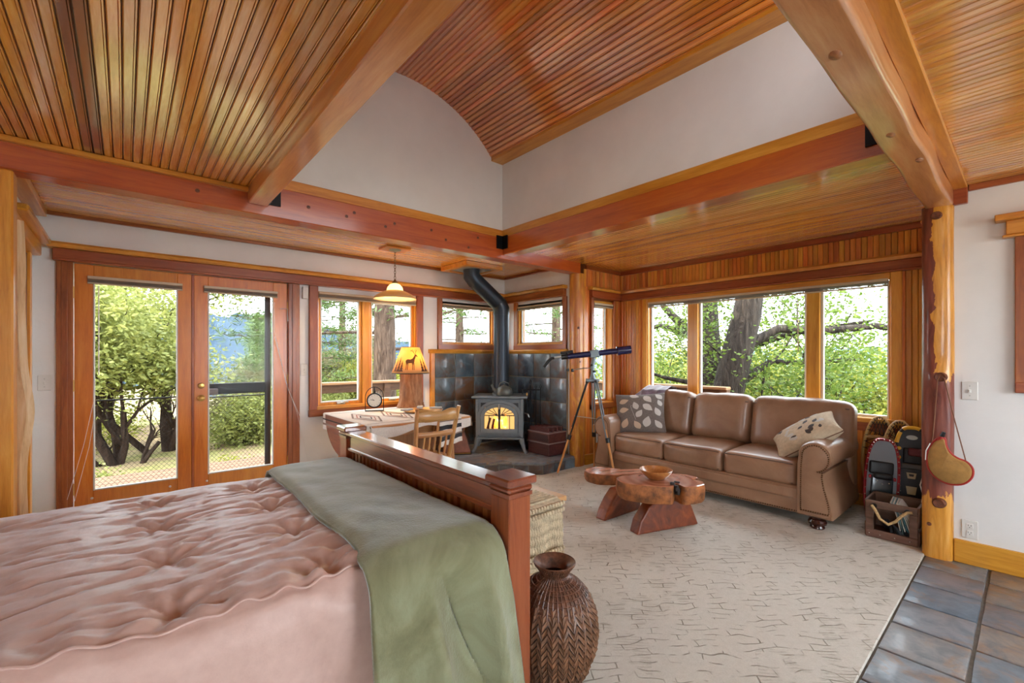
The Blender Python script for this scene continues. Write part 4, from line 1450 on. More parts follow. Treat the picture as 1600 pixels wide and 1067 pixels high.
# ------------------------------------------------------------------ live edge coffee table and bowl
t = NT('redwood burl')
v = t.coords()
rings = t.n('TexWave', wave_type='RINGS', rings_direction='Z')
rings.inputs['Scale'].default_value = 4; rings.inputs['Distortion'].default_value = 4; rings.inputs['Detail'].default_value = 3
t.l(v, rings.inputs['Vector'])
M_burl = t.base(t.ramp(rings.outputs['Fac'], [(0.1, lin(168, 104, 78)), (0.5, lin(180, 118, 92)), (0.9, lin(190, 130, 104))]), .16, 0, .6, coat_rough=.06)
M_burl_side = plain('raw redwood edge', (148, 90, 48), .6, mottled=.45, mscale=16, bump=.6, bscale=30)
t = NT('redwood leg')
v = t.coords((5, 5, 5))
f = t.noise(v, 1.6, 6, .6, 1.5)
t.bump(f, .3, .01)
M_leg = t.base(t.ramp(f, [(0.25, lin(72, 26, 10)), (0.5, lin(120, 52, 20)), (0.75, lin(150, 78, 34))]), .35, 0, .3)
ct = thing('coffee_table', 'live edge redwood slab coffee table with wedge legs on the carpet', 'table', (3.06, 1.84, .008), -math.atan2(.65347, .75695))
def slab(poly, z0, z1, name, seed, jag=.006, inset=.03):
    g = G()
    P = []
    n0 = len(poly)
    for i in range(n0):          # smooth the outline (Catmull-Rom)
        a, b, c, d = (Vector(poly[(i + k) % n0] + (0,)) for k in (-1, 0, 1, 2))
        for s_ in range(5):
            u = s_ / 5
            P.append(.5 * ((2 * b) + (c - a) * u + (2 * a - 5 * b + 4 * c - d) * u * u + (3 * b - a - 3 * c + d) * u ** 3))
    n = len(P)
    cen = sum(P, Vector()) / n
    rows = [(z1, .965), (z1 - .004, 1.0), (z1 * .6 + z0 * .4, 1.02), (z0 + .012, .99), (z0, .95)]
    vs = []
    for z, k in rows:
        for i, p in enumerate(P):
            q = cen + (p - cen) * (k + (jag * 3 * nz(i * .8, z * 20, seed) if k > .97 else 0))
            vs.append((q.x, q.y, z + (jag * nz(i * .3, seed) if z < z1 - .01 else 0)))
    fs = [(r_ * n + a, r_ * n + (a + 1) % n, (r_ + 1) * n + (a + 1) % n, (r_ + 1) * n + a) for r_ in range(1, 4) for a in range(n)]
    fs.append(tuple(4 * n + a for a in range(n)))
    g.add(vs, fs)
    body = g.build(name, M_burl_side, ct, True, 50)
    g = G()
    tops = vs[:2 * n]
    g.add(tops, [(a, (a + 1) % n, n + (a + 1) % n, n + a) for a in range(n)] + [tuple(range(n))])
    g.build('polished_top', M_burl, body)
    return body
slab([(-.315, -.01), (-.29, .09), (-.15, .15), (.02, .19), (.17, .19), (.29, .12), (.315, .06), (.255, .015), (.31, -.05), (.27, -.14), (.13, -.19), (.085, -.10), (.02, -.185), (-.14, -.155), (-.27, -.10)], .235, .368, 'main_slab', 1.0)
slab([(-.485, .47), (-.45, .57), (-.34, .61), (-.22, .55), (-.10, .52), (.05, .54), (.10, .46), (.02, .38), (-.14, .35), (-.30, .335), (-.43, .375)], .225, .315, 'lower_slab', 5.0)
def wedge(p, q, h, top0, top1, th, lean, name='leg'):
    """slab leg standing on the line p-q; top runs from top0 to top1 of its length"""
    p, q = Vector(p + (0,)), Vector(q + (0,))
    d = q - p; Ln = d.length; d.normalize(); nrm = Vector((-d.y, d.x, 0))
    prof = [(0, 0), (Ln, 0), (Ln * top1, h), (Ln * top0, h), (Ln * top0 * .55, h * .72), (Ln * top0 * .18, h * .36)]
    vs = []
    for s_ in (0, 1):
        for (a, z) in prof:
            vs.append(p + d * a + nrm * (lean * z / h + th * s_) + Vector((0, 0, z)))
    n = len(prof)
    fs = [tuple(range(n)), tuple(range(2 * n - 1, n - 1, -1))] + [(i, (i + 1) % n, n + (i + 1) % n, n + i) for i in range(n)]
    g = G().add(vs, fs)
    o = g.build(name, M_leg, ct)
    bv = o.modifiers.new('soft', 'BEVEL'); bv.width = .012; bv.segments = 2
    return o
wedge((-.205, -.145), (.33, .075), .24, .42, .88, .10, .05)
wedge((-.385, .13), (-.02, .42), .23, .30, .95, .10, -.03)
g = G()
for i in range(14):
    a = random.uniform(0, 6.28)
    g.rounded(random.uniform(.010, .022), random.uniform(.01, .016), random.uniform(.008, .02), .006, 1, 2, c=(.07 + random.uniform(-.035, .035), -.125 + random.uniform(-.035, .05), random.uniform(.29, .372)), M=Matrix.Rotation(a, 4, 'Z'))
g.build('bark_inclusion', plain('charred bark', (40, 30, 26), .7, mottled=.4, mscale=60), ct)
bowl = tag(G().lathe([(.052, 0), (.060, .004), (.085, .024), (.112, .052), (.121, .072), (.117, .074), (.104, .054), (.075, .024), (.04, .012), (.0005, .010)], 40).build('wooden_bowl',
      wood('maple bowl', [(0.25, (136, 80, 36)), (0.5, (172, 112, 58)), (0.75, (196, 142, 86))], 'x', .28, .4, 0, 2), None, True, 50, loc=(3.055, 1.865, .377)), 'turned wooden bowl standing on the coffee table', 'bowl')

# ------------------------------------------------------------------ telescope
TH = Vector((3.95, 3.20, 0))
tel = thing('telescope', 'dark blue refractor telescope on a grey tripod by the alcove', 'telescope', (TH.x, TH.y, .008))
M_blue = plain('midnight blue enamel', (24, 28, 74), .25, 0, .5)
M_grey = plain('grey cast metal', (118, 128, 132), .4, .5)
M_oak = wood('oak tripod leg', [(0.25, (176, 110, 50)), (0.5, (206, 142, 78)), (0.75, (222, 166, 104))], 'z', .4, .2, 0)
rd = Vector((.757, -.6535, 0))
fw = Vector((.6535, .757, 0))
def tp(a, z, b=0.0):
    return rd * a + fw * b + Vector((0, 0, z))
ax0, ax1 = tp(-.26, 1.298), tp(.42, 1.372)
dv = (ax1 - ax0).normalized()
def al(a):
    return ax0 + dv * a
G().tube([al(-.02), al(.0), al(.12), al(.545)], [.026, .031, .033, .033], 24).build('tube', M_blue, tel, True)
G().tube([al(.53), al(.535), al(.555), al(.557), al(.685), al(.686)], [.036, .050, .050, .046, .046, .040], 24).build('dew_shield', M_blue, tel, True)
G().tube([al(.680), al(.688)], [.0455, .0455], 24).build('dust_cap', M_blue, tel)
G().tube([al(-.09), al(-.02)], [.030, .030], 20).build('focuser', M_black, tel, True)
G().tube([al(-.20), al(-.085)], [.011, .011], 14).build('drawtube', M_steel, tel, True)
e0 = al(-.20)
G().tube([e0 + dv * .03, e0, e0 - rd * .045 - Vector((0, 0, .045)), e0 - rd * .085 - Vector((0, 0, .10))], [.017, .018, .018, .016], 14).build('diagonal_eyepiece', M_black, tel, True)
fs_ = Vector((0, 0, .048))
G().tube([al(-.10) + fs_, al(.04) + fs_], [.013, .016], 14).build('finder_scope', M_black, tel, True)
G().box(-.012, .012, -.01, .01, 0, .035).build('finder_foot', M_black, tel, loc=al(-.02) + Vector((0, 0, .02)))
G().box(-.05, .05, -.034, .034, -.045, .042, .008).build('cradle', M_grey, tel, loc=al(.28), rot=(0, R(-6), math.atan2(rd.y, rd.x)))
G().tube([al(.28) - Vector((0, 0, .03)), tp(.0, 1.20), tp(0, 1.10), tp(0, 1.045)], [.022, .024, .020, .038], 16).build('yoke_mount', M_grey, tel, True)
G().tube([tp(0, 1.20), tp(-.02, 1.20, -.045)], .012, 10).build('lock_knob', M_black, tel)
G().tube([tp(0, 1.13), tp(.02, 1.13, -.045)], .012, 10).build('lock_knob', M_black, tel)
G().tube([tp(0, 1.165), tp(-.10, 1.165), tp(-.22, 1.145)], .006, 8).build('slow_motion_rod', M_steel, tel, True)
G().rounded(.016, .012, .018, .01, c=tp(-.225, 1.14)).build('slow_motion_knob', M_black, tel, True)
G().rounded(.016, .012, .016, .01, c=tp(-.275, 1.145)).build('slow_motion_knob', M_black, tel, True)
G().rounded(.075, .03, .018, .012, c=tp(0, 1.03), M=Matrix.Rotation(math.atan2(rd.y, rd.x), 4, 'Z')).build('tripod_head', M_grey, tel, True)
for k, (fx, fy) in enumerate(((3.625, 3.43), (3.87, 2.83), (4.15, 3.335))):
    foot_ = Vector((fx - TH.x, fy - TH.y, .004))
    top = Vector((0, 0, 1.02)) + (foot_ - Vector((0, 0, foot_.z))).normalized() * .06
    d = foot_ - top
    side = d.cross(Vector((0, 0, 1))).normalized()
    for s_ in (-1, 1):
        G().tube([top + side * .013 * s_, top + d * .62 + side * .013 * s_], .0085, 8).build('leg_rail', M_grey if k else M_black, tel, True)
    lg = G().tube([top + d * .50, top + d * .985, foot_], [.0125, .012, .005], 8).build('leg', M_oak, tel, True)
    G().tube([top + d * .585, top + d * .635], .024, 10).build('leg_clamp', M_black, lg, True)
    G().tube([top - d * .01, top + d * .02], .020, 10).build('hinge_bolt', M_black, lg, True)
G().tube([tp(-.20, .63, .02), tp(.05, .60)], .004, 6).build('spreader_bar', M_steel, tel)
# ------------------------------------------------------------------ hearth, wall tiles
def clip(poly, a, b, c):
    """keep the side a*x+b*y<=c of a polygon"""
    out = []
    for i in range(len(poly)):
        p, q = poly[i - 1], poly[i]
        fp, fq = a * p[0] + b * p[1] - c, a * q[0] + b * q[1] - c
        if (fp <= 0) != (fq <= 0):
            u = fp / (fp - fq)
            out.append((p[0] + (q[0] - p[0]) * u, p[1] + (q[1] - p[1]) * u))
        if fq <= 0:
            out.append(q)
    return out
t = NT('dark slate')
v = t.coords((1, 1, 1), rnd=60)
n1 = t.noise(v, 3.0, 6, .62, 1.3)
n2 = t.noise(v, 6.5, 6, .6, .8)
oi = t.n('ObjectInfo')
tone = t.ramp(oi.outputs['Random'], [(0.0, lin(60, 84, 100)), (0.3, lin(78, 74, 66)), (0.55, lin(46, 58, 70)), (0.8, lin(104, 74, 48)), (1.0, lin(72, 98, 112))])
c1 = t.mix(t.ramp(n1, [(0.48, (0, 0, 0, 1)), (0.66, (.85, .85, .85, 1))]), tone, lin(108, 72, 44))
c2 = t.mix(t.ramp(n2, [(0.45, (0, 0, 0, 1)), (0.65, (.7, .7, .7, 1))]), c1, lin(98, 116, 128))
t.bump(t.noise(v, 9, 8, .65, 1.6), .6, .006)
M_dslate = t.base(c2, .34, 0, .5)
HP = [(4.035, 3.66), (3.985, 3.50), (3.47, 3.50), (2.86, 4.02), (2.86, 4.83), (4.035, 4.83)]
HZ = .13
hearth = tag(struct('hearth', G().prism([(x * 1.0, y) for x, y in HP], HZ - .018, z0=.008), M_grout), kind=None)
del hearth['kind']
tag(hearth, 'raised slate hearth in the corner below the stove', 'hearth')
M_hslab = M_slate.copy(); M_hslab.name = 'hearth flagstone'
for i, (x0, x1) in enumerate(((2.8, 3.22), (3.22, 3.66), (3.66, 4.1))):
    for j, (y0, y1) in enumerate(((3.4, 3.83), (3.83, 4.26), (4.26, 4.9))):
        P = [(x + (.0), y) for x, y in HP]
        off = .06 * ((i + j) % 2)
        for a, b, c in ((-1, 0, -(x0 + .006)), (1, 0, x1 - .006), (0, -1, -(y0 + off + .006)), (0, 1, y1 + off - .006)):
            P = clip(P, a, b, c)
            if len(P) < 3: break
        if len(P) >= 3:
            # front edge of each flagstone overhangs a touch
            G().prism(P, .022, z0=HZ - .018 + .002 * ((i * 2 + j) % 3)).build('flagstone', M_hslab, hearth)
for (p, q) in ((HP[1], HP[2]), (HP[2], HP[3]), (HP[0], HP[1])):
    p, q = Vector(p), Vector(q)
    L_ = (q - p).length; d = (q - p).normalized(); nn = Vector((-d.y, d.x)) * -1
    if nn.dot(Vector((3.5, 4.3)) - p) > 0: nn = -nn
    k = max(1, round(L_ / .15))
    for i in range(k):
        a, b = p + d * (L_ * i / k + .004), p + d * (L_ * (i + 1) / k - .004)
        G().prism([(a.x, a.y), (b.x, b.y), (b.x + nn.x * .010, b.y + nn.y * .010), (a.x + nn.x * .010, a.y + nn.y * .010)], HZ - .03, z0=.010).build('edge_tile', M_dslate, hearth)
# slate wall tiles round the corner
bs = tag(G().box(2.895, 4.028, 4.822, 4.839, HZ + .006, 1.345).box(4.022, 4.039, 3.645, 4.822, HZ + .006, 1.345).build('tile_backsplash', plain('tan grout', (150, 132, 104), .9)),
         'dark slate tile surround on both walls behind the stove', 'tile surround')
rows = [1.338, 1.035, .738, .441, .144]
tm = {}
def wtile(axis, c, w, z0, z1):
    key = (axis, round(w, 3), round(z1 - z0, 3))
    if key not in tm:
        g = G().rounded(w / 2 - .0035, .006, (z1 - z0) / 2 - .0035, .004, 1, 2)
        tm[key] = g.mesh('slate_tile', M_dslate, True)
    zc = (z0 + z1) / 2
    link('slate_tile', tm[key], bs, (c, 4.819, zc) if axis == 'x' else (4.019, c, zc), (0, 0, 0 if axis == 'x' else R(90)))
for z1, z0 in zip(rows, rows[1:]):
    xs = [2.90, 3.195, 3.495, 3.80, 4.012]
    for a, b in zip(xs, xs[1:]): wtile('x', (a + b) / 2, b - a, z0, z1)
    ys = [3.65, 3.925, 4.225, 4.525, 4.812]
    for a, b in zip(ys, ys[1:]): wtile('y', (a + b) / 2, b - a, z0, z1)
trim('trim_21', [(2.835, 2.893, 4.80, 4.839, HZ, 1.345)], M_trim_z)
live_ledge('trim_22', (2.82, YA), (4.04, YA), 1.345, 1.392, .05, (0, -1), M_live, 2.2)
live_ledge('trim_23', (4.04, 4.79), (4.04, 3.64), 1.345, 1.392, .05, (-1, 0), M_live_y, 6.2)

# ------------------------------------------------------------------ wood stove, pipe, kettle
M_stove = plain('grey stove enamel', (112, 120, 126), .42, 0, .25, mottled=.06, mscale=14)
M_stove_d = plain('dark stove iron', (44, 48, 54), .5, .2)
M_pipe_s = plain('blue black stove pipe', (52, 60, 70), .38, .55)
st = thing('wood_stove', 'grey cast iron wood stove with a fire burning behind its doors', 'stove', (3.435, 4.215, HZ + .008), R(-45))
G().box(-.285, .285, .03, .46, .17, .655, .012).build('body', M_stove, st)
G().rounded(.34, .255, .014, .012, 3, 4, c=(0, .245, .668)).build('top_plate', M_stove, st, True)
G().box(-.30, .30, .01, .47, .155, .178, .006).build('base_plate', M_stove, st)
for sx in (-1, 1):
    G().box(sx * .255, sx * .29, .005, .04, .18, .65, .006).build('corner_column', M_stove, st)
    for y in (.03, .42):
        G().tube([(sx * .265, y, .17), (sx * .285, y - .01, .10), (sx * .305, y - .02, .03), (sx * .325, y - .03, .0)], [.034, .026, .019, .022], 10).build('leg', M_stove, st, True)
def arch(w, z0, zs, zt, n=14):
    P = [(-w, z0), (w, z0), (w, zs)]
    for k in range(1, n):
        a = math.pi * k / n
        P.append((w * math.cos(a), zs + (zt - zs) * math.sin(a)))
    P.append((-w, zs))
    return P
MF = Matrix.Rotation(R(90), 4, 'X')    # polygon xy -> xz, extruded toward -y
def ring(Po, Pi, y0, y1, name, mat, parent):
    g = G(); n = len(Po)
    vs = [(x, y0, z) for x, z in Po] + [(x, y0, z) for x, z in Pi] + [(x, y1, z) for x, z in Po] + [(x, y1, z) for x, z in Pi]
    fs = []
    for i in range(n):
        j = (i + 1) % n
        fs += [(i, j, n + j, n + i), (2 * n + i, 3 * n + i, 3 * n + j, 2 * n + j), (i, 2 * n + i, 2 * n + j, j), (n + i, n + j, 3 * n + j, 3 * n + i)]
    g.add(vs, fs)
    return g.build(name, mat, parent, True, 30)
ring(arch(.262, .21, .46, .635), arch(.232, .235, .44, .60), .0, .032, 'door_surround', M_stove, st)
dr = ring(arch(.228, .238, .44, .596), arch(.186, .285, .43, .55), -.012, .03, 'firebox_door', M_stove, st)
G().box(-.230, .230, .026, .03, .22, .60).build('firebox_front', M_stove_d, st)
G().box(-.014, .014, -.016, .02, .29, .575, .003).build('door_meeting_stile', M_stove_d, st)
G().box(-.186, .186, -.008, .004, .445, .455).build('glazing_bar', M_stove_d, dr)
for sx in (-1, 1):
    G().box(sx * .125 - .004, sx * .125 + .004, -.008, .004, .285, .45).build('glazing_bar', M_stove_d, dr)
    for a in (.35, .75, 1.15):
        G().tube([(sx * .02, -.002, .452), (sx * (.02 + .165 * math.cos(a) * .9), -.002, .452 + .10 * math.sin(a))], .004, 6).build('sunburst_bar', M_stove_d, dr)
# burning logs and flames in the open firebox in front of the dark plate
t = NT('firebrick glow')
em = t.b
t.base(lin(180, 140, 92), .9)
em.inputs['Emission Color'].default_value = lin(255, 200, 128)
em.inputs['Emission Strength'].default_value = .55
G().box(-.182, .182, .018, .024, .287, .545).build('firebox_lining', t.m, st)
t = NT('flame')
v = t.coords((1, 1, 1))
t.base((0, 0, 0, 1), 1)
fl = t.ramp(t.noise(v, 9, 3), [(0.35, lin(255, 96, 10)), (0.55, lin(255, 190, 60)), (0.7, lin(255, 240, 170))])
t.l(fl, t.b.inputs['Emission Color']); t.b.inputs['Emission Strength'].default_value = 3.2
def flame(cx, h, w, seed):
    pts = [(cx + .012 * nz(k * .9, seed), .008, .30 + h * k / 6) for k in range(7)]
    return G().tube(pts, [w * q for q in (.5, .9, 1.0, .8, .55, .3, .05)], 8, flat=.35).build('flame', t.m, st, True)
flame(-.055, .16, .026, 1); flame(.03, .14, .030, 2); flame(.075, .17, .024, 3); flame(.055, .11, .036, 5); flame(-.02, .13, .018, 6)
M_char = plain('charred log', (96, 34, 16), .8, mottled=.5, mscale=30)
G().tube([(-.145, .006, .29), (-.11, .008, .42)], .013, 8).build('burning_log', M_char, st)
G().tube([(-.085, .006, .29), (-.06, .008, .41)], .015, 8).build('burning_log', M_char, st)
G().box(-.185, .185, -.004, -.001, .286, .549).build('door_glass', glass_mat('stove glass', (1, .97, .9, 1), .06), dr)
G().tube([(0, -.02, .585), (0, -.035, .565), (0, -.03, .53)], [.009, .011, .008], 8).build('door_handle', M_steel, dr, True)
G().tube([(.30, .10, .47), (.345, .08, .46), (.36, .08, .42)], .008, 8).build('damper_handle', M_steel, st, True)
G().rounded(.012, .02, .02, .01, c=(.33, .12, .70)).build('side_lever', M_brass, st, True)
G().lathe([(.12, 0), (.12, .02), (.10, .03), (.10, .06)], 24).build('flue_collar', M_stove, st, True, loc=(0, .27, .68))
px_, py_ = 3.435 + .27 * .7071, 4.215 + .27 * .7071
sp = thing('stove_pipe', 'bent black stove pipe rising from the stove to the ceiling', 'pipe', (px_, py_, .82))
dx, dy = 3.20 - px_, 4.46 - py_
z1, z2, z3 = 1.945 - .82, 2.275 - .82, 2.385 - .82
G().tube([(0, 0, .0), (0, 0, z1 - .10)], .098, 28).build('lower_section', M_pipe_s, sp, True)
G().tube([(0, 0, z1 - .12), (0, 0, z1 - .04), (dx * .10, dy * .10, z1 + .035)], .102, 28).build('elbow', M_pipe_s, sp, True, 50)
G().tube([(dx * .06, dy * .06, z1 + .015), (dx * .93, dy * .93, z2 - .03)], .098, 28).build('slanted_section', M_pipe_s, sp, True)
G().tube([(dx * .86, dy * .86, z2 - .055), (dx, dy, z2 + .005), (dx, dy, z3)], .102, 28).build('elbow', M_pipe_s, sp, True, 50)
cb = thing('ceiling_thimble', 'square wooden ceiling frame with metal plate where the stove pipe enters', 'ceiling plate', (3.20, 4.46, 2.345))
g = G(); frame_ = [(-.27, .27, -.27, -.20), (-.27, .27, .20, .27), (-.27, -.20, -.20, .20), (.20, .27, -.20, .20)]
for i, q in enumerate(frame_): G().box(*q, .0, .053, .004).build('frame_board', M_trim, cb)
G().box(-.20, .20, -.20, .20, .012, .02).build('metal_plate', plain('galvanised plate', (176, 184, 186), .35, .7), cb)
M_kettle = plain('dark iron kettle', (92, 94, 88), .4, .3)
kt = thing('kettle', 'dark iron kettle on top of the stove', 'kettle', (3.435 + .05 * .7071 + .10 * .7071, 4.215 - .05 * .7071 + .10 * .7071, HZ + .008 + .682), R(-45))
G().lathe([(.085, 0), (.10, .012), (.104, .045), (.095, .085), (.06, .11), (.035, .118)], 28).build('pot', M_kettle, kt, True, 60)
G().lathe([(.04, .114), (.036, .124), (.012, .13), (.010, .142), (.014, .148), (.001, .152)], 18).build('lid', M_kettle, kt, True)
G().tube([(-.085, 0, .05), (-.13, 0, .085), (-.155, 0, .135)], [.024, .017, .012], 10).build('spout', M_kettle, kt, True)
G().tube([(-.07, 0, .10), (-.05, 0, .155), (0, 0, .175), (.05, 0, .155), (.08, 0, .10)], .006, 8).build('handle', M_kettle, kt, True)

# fire tools, wood box, leather log carrier
ft = thing('fire_tool_set', 'black iron fireplace tools hanging on a stand right of the stove', 'fire tools', (3.90, 4.16, HZ + .010))
G().lathe([(.10, 0), (.10, .012), (.02, .025)], 20).build('base', M_dark, ft, True)
G().tube([(0, 0, .02), (0, 0, .80)], .010, 8).build('pole', M_dark, ft)
G().tube([(-.085, .085, .74), (.085, -.085, .74)], .008, 8).build('crossbar', M_dark, ft)
G().tube([(.0, 0, .80), (.015, 0, .84), (0, 0, .87), (-.02, 0, .85), (-.01, 0, .82)], .006, 8).build('finial', M_dark, ft, True)
for k, a in enumerate((-.08, -.04, .04, .08)):
    tl = G().tube([(a, -a - .02, .76), (a, -a - .022, .10 + .06 * (k % 2))], .006, 8).build('tool_rod', M_dark, ft)
    G().tube([(a, -a - .02, .74), (a + .012, -a - .02, .79), (a, -a - .02, .81), (a - .012, -a - .02, .79), (a, -a - .02, .74)], .004, 6).build('tool_handle', M_dark, tl, True)
    zb = .10 + .06 * (k % 2)
    if k == 0: G().box(a - .045, a + .045, -a - .03, -a - .015, zb - .07, zb + .02, .004).build('shovel_blade', M_dark, tl)
    elif k == 1: G().rounded(.03, .02, .05, .015, c=(a, -a - .022, zb - .02)).build('brush', M_black, tl, True)
    else: G().tube([(a, -a - .02, zb), (a + .02, -a - .03, zb - .015), (a + .035, -a - .03, zb + .02)], .005, 6).build('poker_hook', M_dark, tl, True)
M_box = wood('oxblood box wood', [(0.25, (52, 22, 20)), (0.5, (78, 36, 34)), (0.75, (100, 54, 50))], 'y', .4, .25, .1)
wb = thing('wood_box', 'dark red two tier firewood box on the hearth by the log post', 'box', (3.865, 3.84, HZ + .012))
G().box(-.145, .14, -.185, .17, .0, .135, .005).build('lower_tier', M_box, wb)
G().box(-.15, .145, -.19, .175, .148, .262, .005).build('upper_tier', M_box, wb)
G().box(-.153, .148, -.193, .178, .135, .150, .003).build('rim', plain('dull pewter trim', (150, 132, 128), .4, .5), wb)
G().box(-.153, .148, -.193, .178, .258, .270, .003).build('rim', bpy.data.materials['dull pewter trim'], wb)
me = G().box(-.012, .012, -.16, .15, .0, .055, .004).mesh('kindling_board', M_box)
for k in range(4): link('kindling_board', me, wb, (-.12 + k * .075, 0, .268), (0, R(6 * (k % 2)), 0))
t = NT('woven side panel')
chk = t.n('TexChecker'); chk.inputs['Scale'].default_value = 70
t.l(t.coords(), chk.inputs['Vector']); chk.inputs['Color1'].default_value = lin(66, 32, 28); chk.inputs['Color2'].default_value = lin(40, 18, 18)
G().box(-.1525, -.149, -.17, .155, .165, .245).build('woven_panel', t.base(chk.outputs['Color'], .6), wb)
M_bag = plain('brown bag leather', (126, 76, 58), .45, mottled=.2, mscale=12, coat=.1)
bg = thing('log_carrier', 'brown leather log carrier standing on the hearth left of the stove', 'bag', (3.02, 4.52, HZ + .010), R(-32))
g = G()
n = 12
for j, (w, z, d) in enumerate(((.17, 0, .075), (.165, .03, .085), (.125, .18, .05), (.075, .30, .018), (.06, .325, .010))):
    for (sx_, sy_) in ((-1, -1), (1, -1), (1, 1), (-1, 1)):
        g.v.append((sx_ * w, sy_ * d, z))
for j in range(4):
    for k in range(4):
        g.f.append((j * 4 + k, j * 4 + (k + 1) % 4, j * 4 + 4 + (k + 1) % 4, j * 4 + 4 + k))
g.f += [(3, 2, 1, 0), (16, 17, 18, 19)]
g.build('body', M_bag, bg)
G().tube([(-.05, 0, .31), (-.045, 0, .42), (0, 0, .455), (.045, 0, .42), (.05, 0, .31)], .009, 8).build('handle', M_black, bg, True)
G().tube([(-.168, -.078, .012), (.168, -.078, .012)], .007, 6).build('edge_binding', M_brass, bg)
for sx in (-1, 1): G().tube([(sx * .168, -.08, .01), (sx * .125, -.056, .18), (sx * .07, -.022, .30)], .006, 6).build('edge_binding', plain('dark binding', (70, 40, 32), .5), bg)
G().box(-.175, .175, -.08, .08, -.006, .006, .003).build('bottom_board', M_dark, bg)

# ------------------------------------------------------------------ drop leaf table by the window, and what stands on it
M_pine = wood('honey pine', [(0.25, (150, 98, 52)), (0.5, (186, 134, 82)), (0.75, (206, 160, 108))], 'x', .38, .25, .04)
M_pine_z = wood('honey pine upright', [(0.25, (150, 98, 52)), (0.5, (186, 134, 82)), (0.75, (206, 160, 108))], 'z', .38, .25, .06)
M_leaf = wood('dark drop leaf', [(0.25, (84, 36, 10)), (0.5, (120, 58, 18)), (0.75, (146, 78, 30))], 'y', .35, .35, .04)
TX0, TX1, TY0, TY1, TZ = 1.52, 2.50, 3.50, 4.66, .735
tb = thing('drop_leaf_table', 'wooden drop leaf table standing under the window', 'table', ((TX0 + TX1) / 2, (TY0 + TY1) / 2, .008))
hx, hy = (TX1 - TX0) / 2, (TY1 - TY0) / 2
G().box(-hx, hx, -hy, hy, TZ - .03, TZ - .008, .006).build('tabletop', M_pine, tb)
G().box(-hx + .10, hx - .10, -hy + .12, -hy + .14, TZ - .13, TZ - .03).build('apron', M_pine, tb)
G().box(-hx + .10, hx - .10, hy - .14, hy - .12, TZ - .13, TZ - .03).build('apron', M_pine, tb)
for sx in (-1, 1):
    # rounded leaf hanging at each end
    P = [(-hy * .86, 0), (hy * .86, 0)] + [(hy * .86 * math.cos(a), -.36 * math.sin(a)) for a in np.linspace(.12, math.pi - .12, 18)]
    g = G(); ms = Matrix(((0, 0, 1, 0), (1, 0, 0, 0), (0, 1, 0, 0), (0, 0, 0, 1)))
    g.prism(P, .02, M=ms); g.build('drop_leaf', M_leaf, tb, loc=(sx * (hx + .004) - .01, 0, TZ - .012))
    for sy in (-1, 1):
        G().lathe([(.020, 0), (.024, .03), (.015, .05), (.022, .09), (.027, .20), (.024, .38), (.018, .46), (.026, .50), (.020, .52), (.03, .55), (.03, .70)], 14).build('leg', M_pine_z, tb, True, 50, loc=(sx * (hx - .12), sy * (hy - .14), 0))
G().box(hx * .30, hx * .34, -hy + .10, hy - .10, .06, TZ - .03, .004).build('end_panel', M_pine_z, tb)
G().box(-hx + .1, hx - .1, -.03, .03, .14, .20, .004).build('stretcher', M_pine, tb)

M_cloth = plain('ivory woven cloth', (216, 206, 196), .9, mottled=.05, mscale=80, bump=.25, bscale=240)
cl = thing('tablecloth', 'ivory woven cloth with diamond pattern over the window table', 'tablecloth', (0, 0, 0))
def cloth_pt(u, v, off=0.0):
    """u along x incl. hangs (-.10 .. 1.30 of length), v along y"""
    Lx = TX1 - TX0 + .02
    d = -.16 + (Lx + .16 + .10) * u
    y = TY0 + .02 + (TY1 - TY0 - .03) * v
    z = TZ + .004 + off
    if d < 0:
        p = Vector((TX0 - .012 - off, y, z + d))
    elif d > Lx:
        e = d - Lx
        p = Vector((TX1 + .022 + off + .03 * min(1, e / .3) + .012 * math.sin(v * 16) * min(1, e / .1), y, z - e))
    else:
        p = Vector((TX0 - .01 + d, y, z))
    return p
g = G(); g.grid(lambda u, v: cloth_pt(u, v), 74, 40)
# front edge falls a little
g.grid(lambda u, v: cloth_pt(.13 + u * .78, 0) + Vector((0, -.022 - .004 * math.sin(u * 20), -.11 * v * (.7 + .3 * math.sin(u * 9)))) if v > 0 else cloth_pt(.13 + u * .78, 0), 50, 4)
o = g.build('cloth', M_cloth, cl, True, 0, fix=False)
M_band_k = plain('charcoal woven band', (44, 42, 44), .9)
M_band_t = plain('taupe woven band', (132, 112, 100), .9)
M_band_r = plain('faded red woven line', (172, 112, 100), .9)
def band(u0, u1, v0, v1, mat, n=24):
    G().grid(lambda a, b: cloth_pt(u0 + (u1 - u0) * b, v0 + (v1 - v0) * a, .0022), n, 3).build('woven_band', mat, cl, fix=False)
for u0, u1, m in ((.93, .945, M_band_t), (.035, .05, M_band_t), (.075, .085, M_band_k)):
    band(u0, u1, 0, 1, m)
def line(pts, w, mat):
    g = G()
    for p, q in zip(pts, pts[1:]):
        d = Vector((q[0] - p[0], q[1] - p[1])); nn = Vector((-d.y, d.x)).normalized() * w / 2
        P = [cloth_pt(a, b, .0022) for a, b in ((p[0] + nn.x, p[1] + nn.y), (p[0] - nn.x, p[1] - nn.y), (q[0] - nn.x, q[1] - nn.y), (q[0] + nn.x, q[1] + nn.y))]
        g.add(P, [(0, 1, 2, 3)])
    return g.build('woven_line', mat, cl, fix=False)
for cx in (.27, .51, .75):
    for k, m, w in ((.30, M_band_t, .014), (.20, M_band_r, .008), (.12, M_band_k, .008)):
        line([(cx - k * .32, .45), (cx, .45 + k), (cx + k * .32, .45), (cx, .45 - k), (cx - k * .32, .45)], w, m)
line([(.14, .08), (.92, .08)], .012, M_band_t); line([(.14, .86), (.92, .86)], .012, M_band_k)

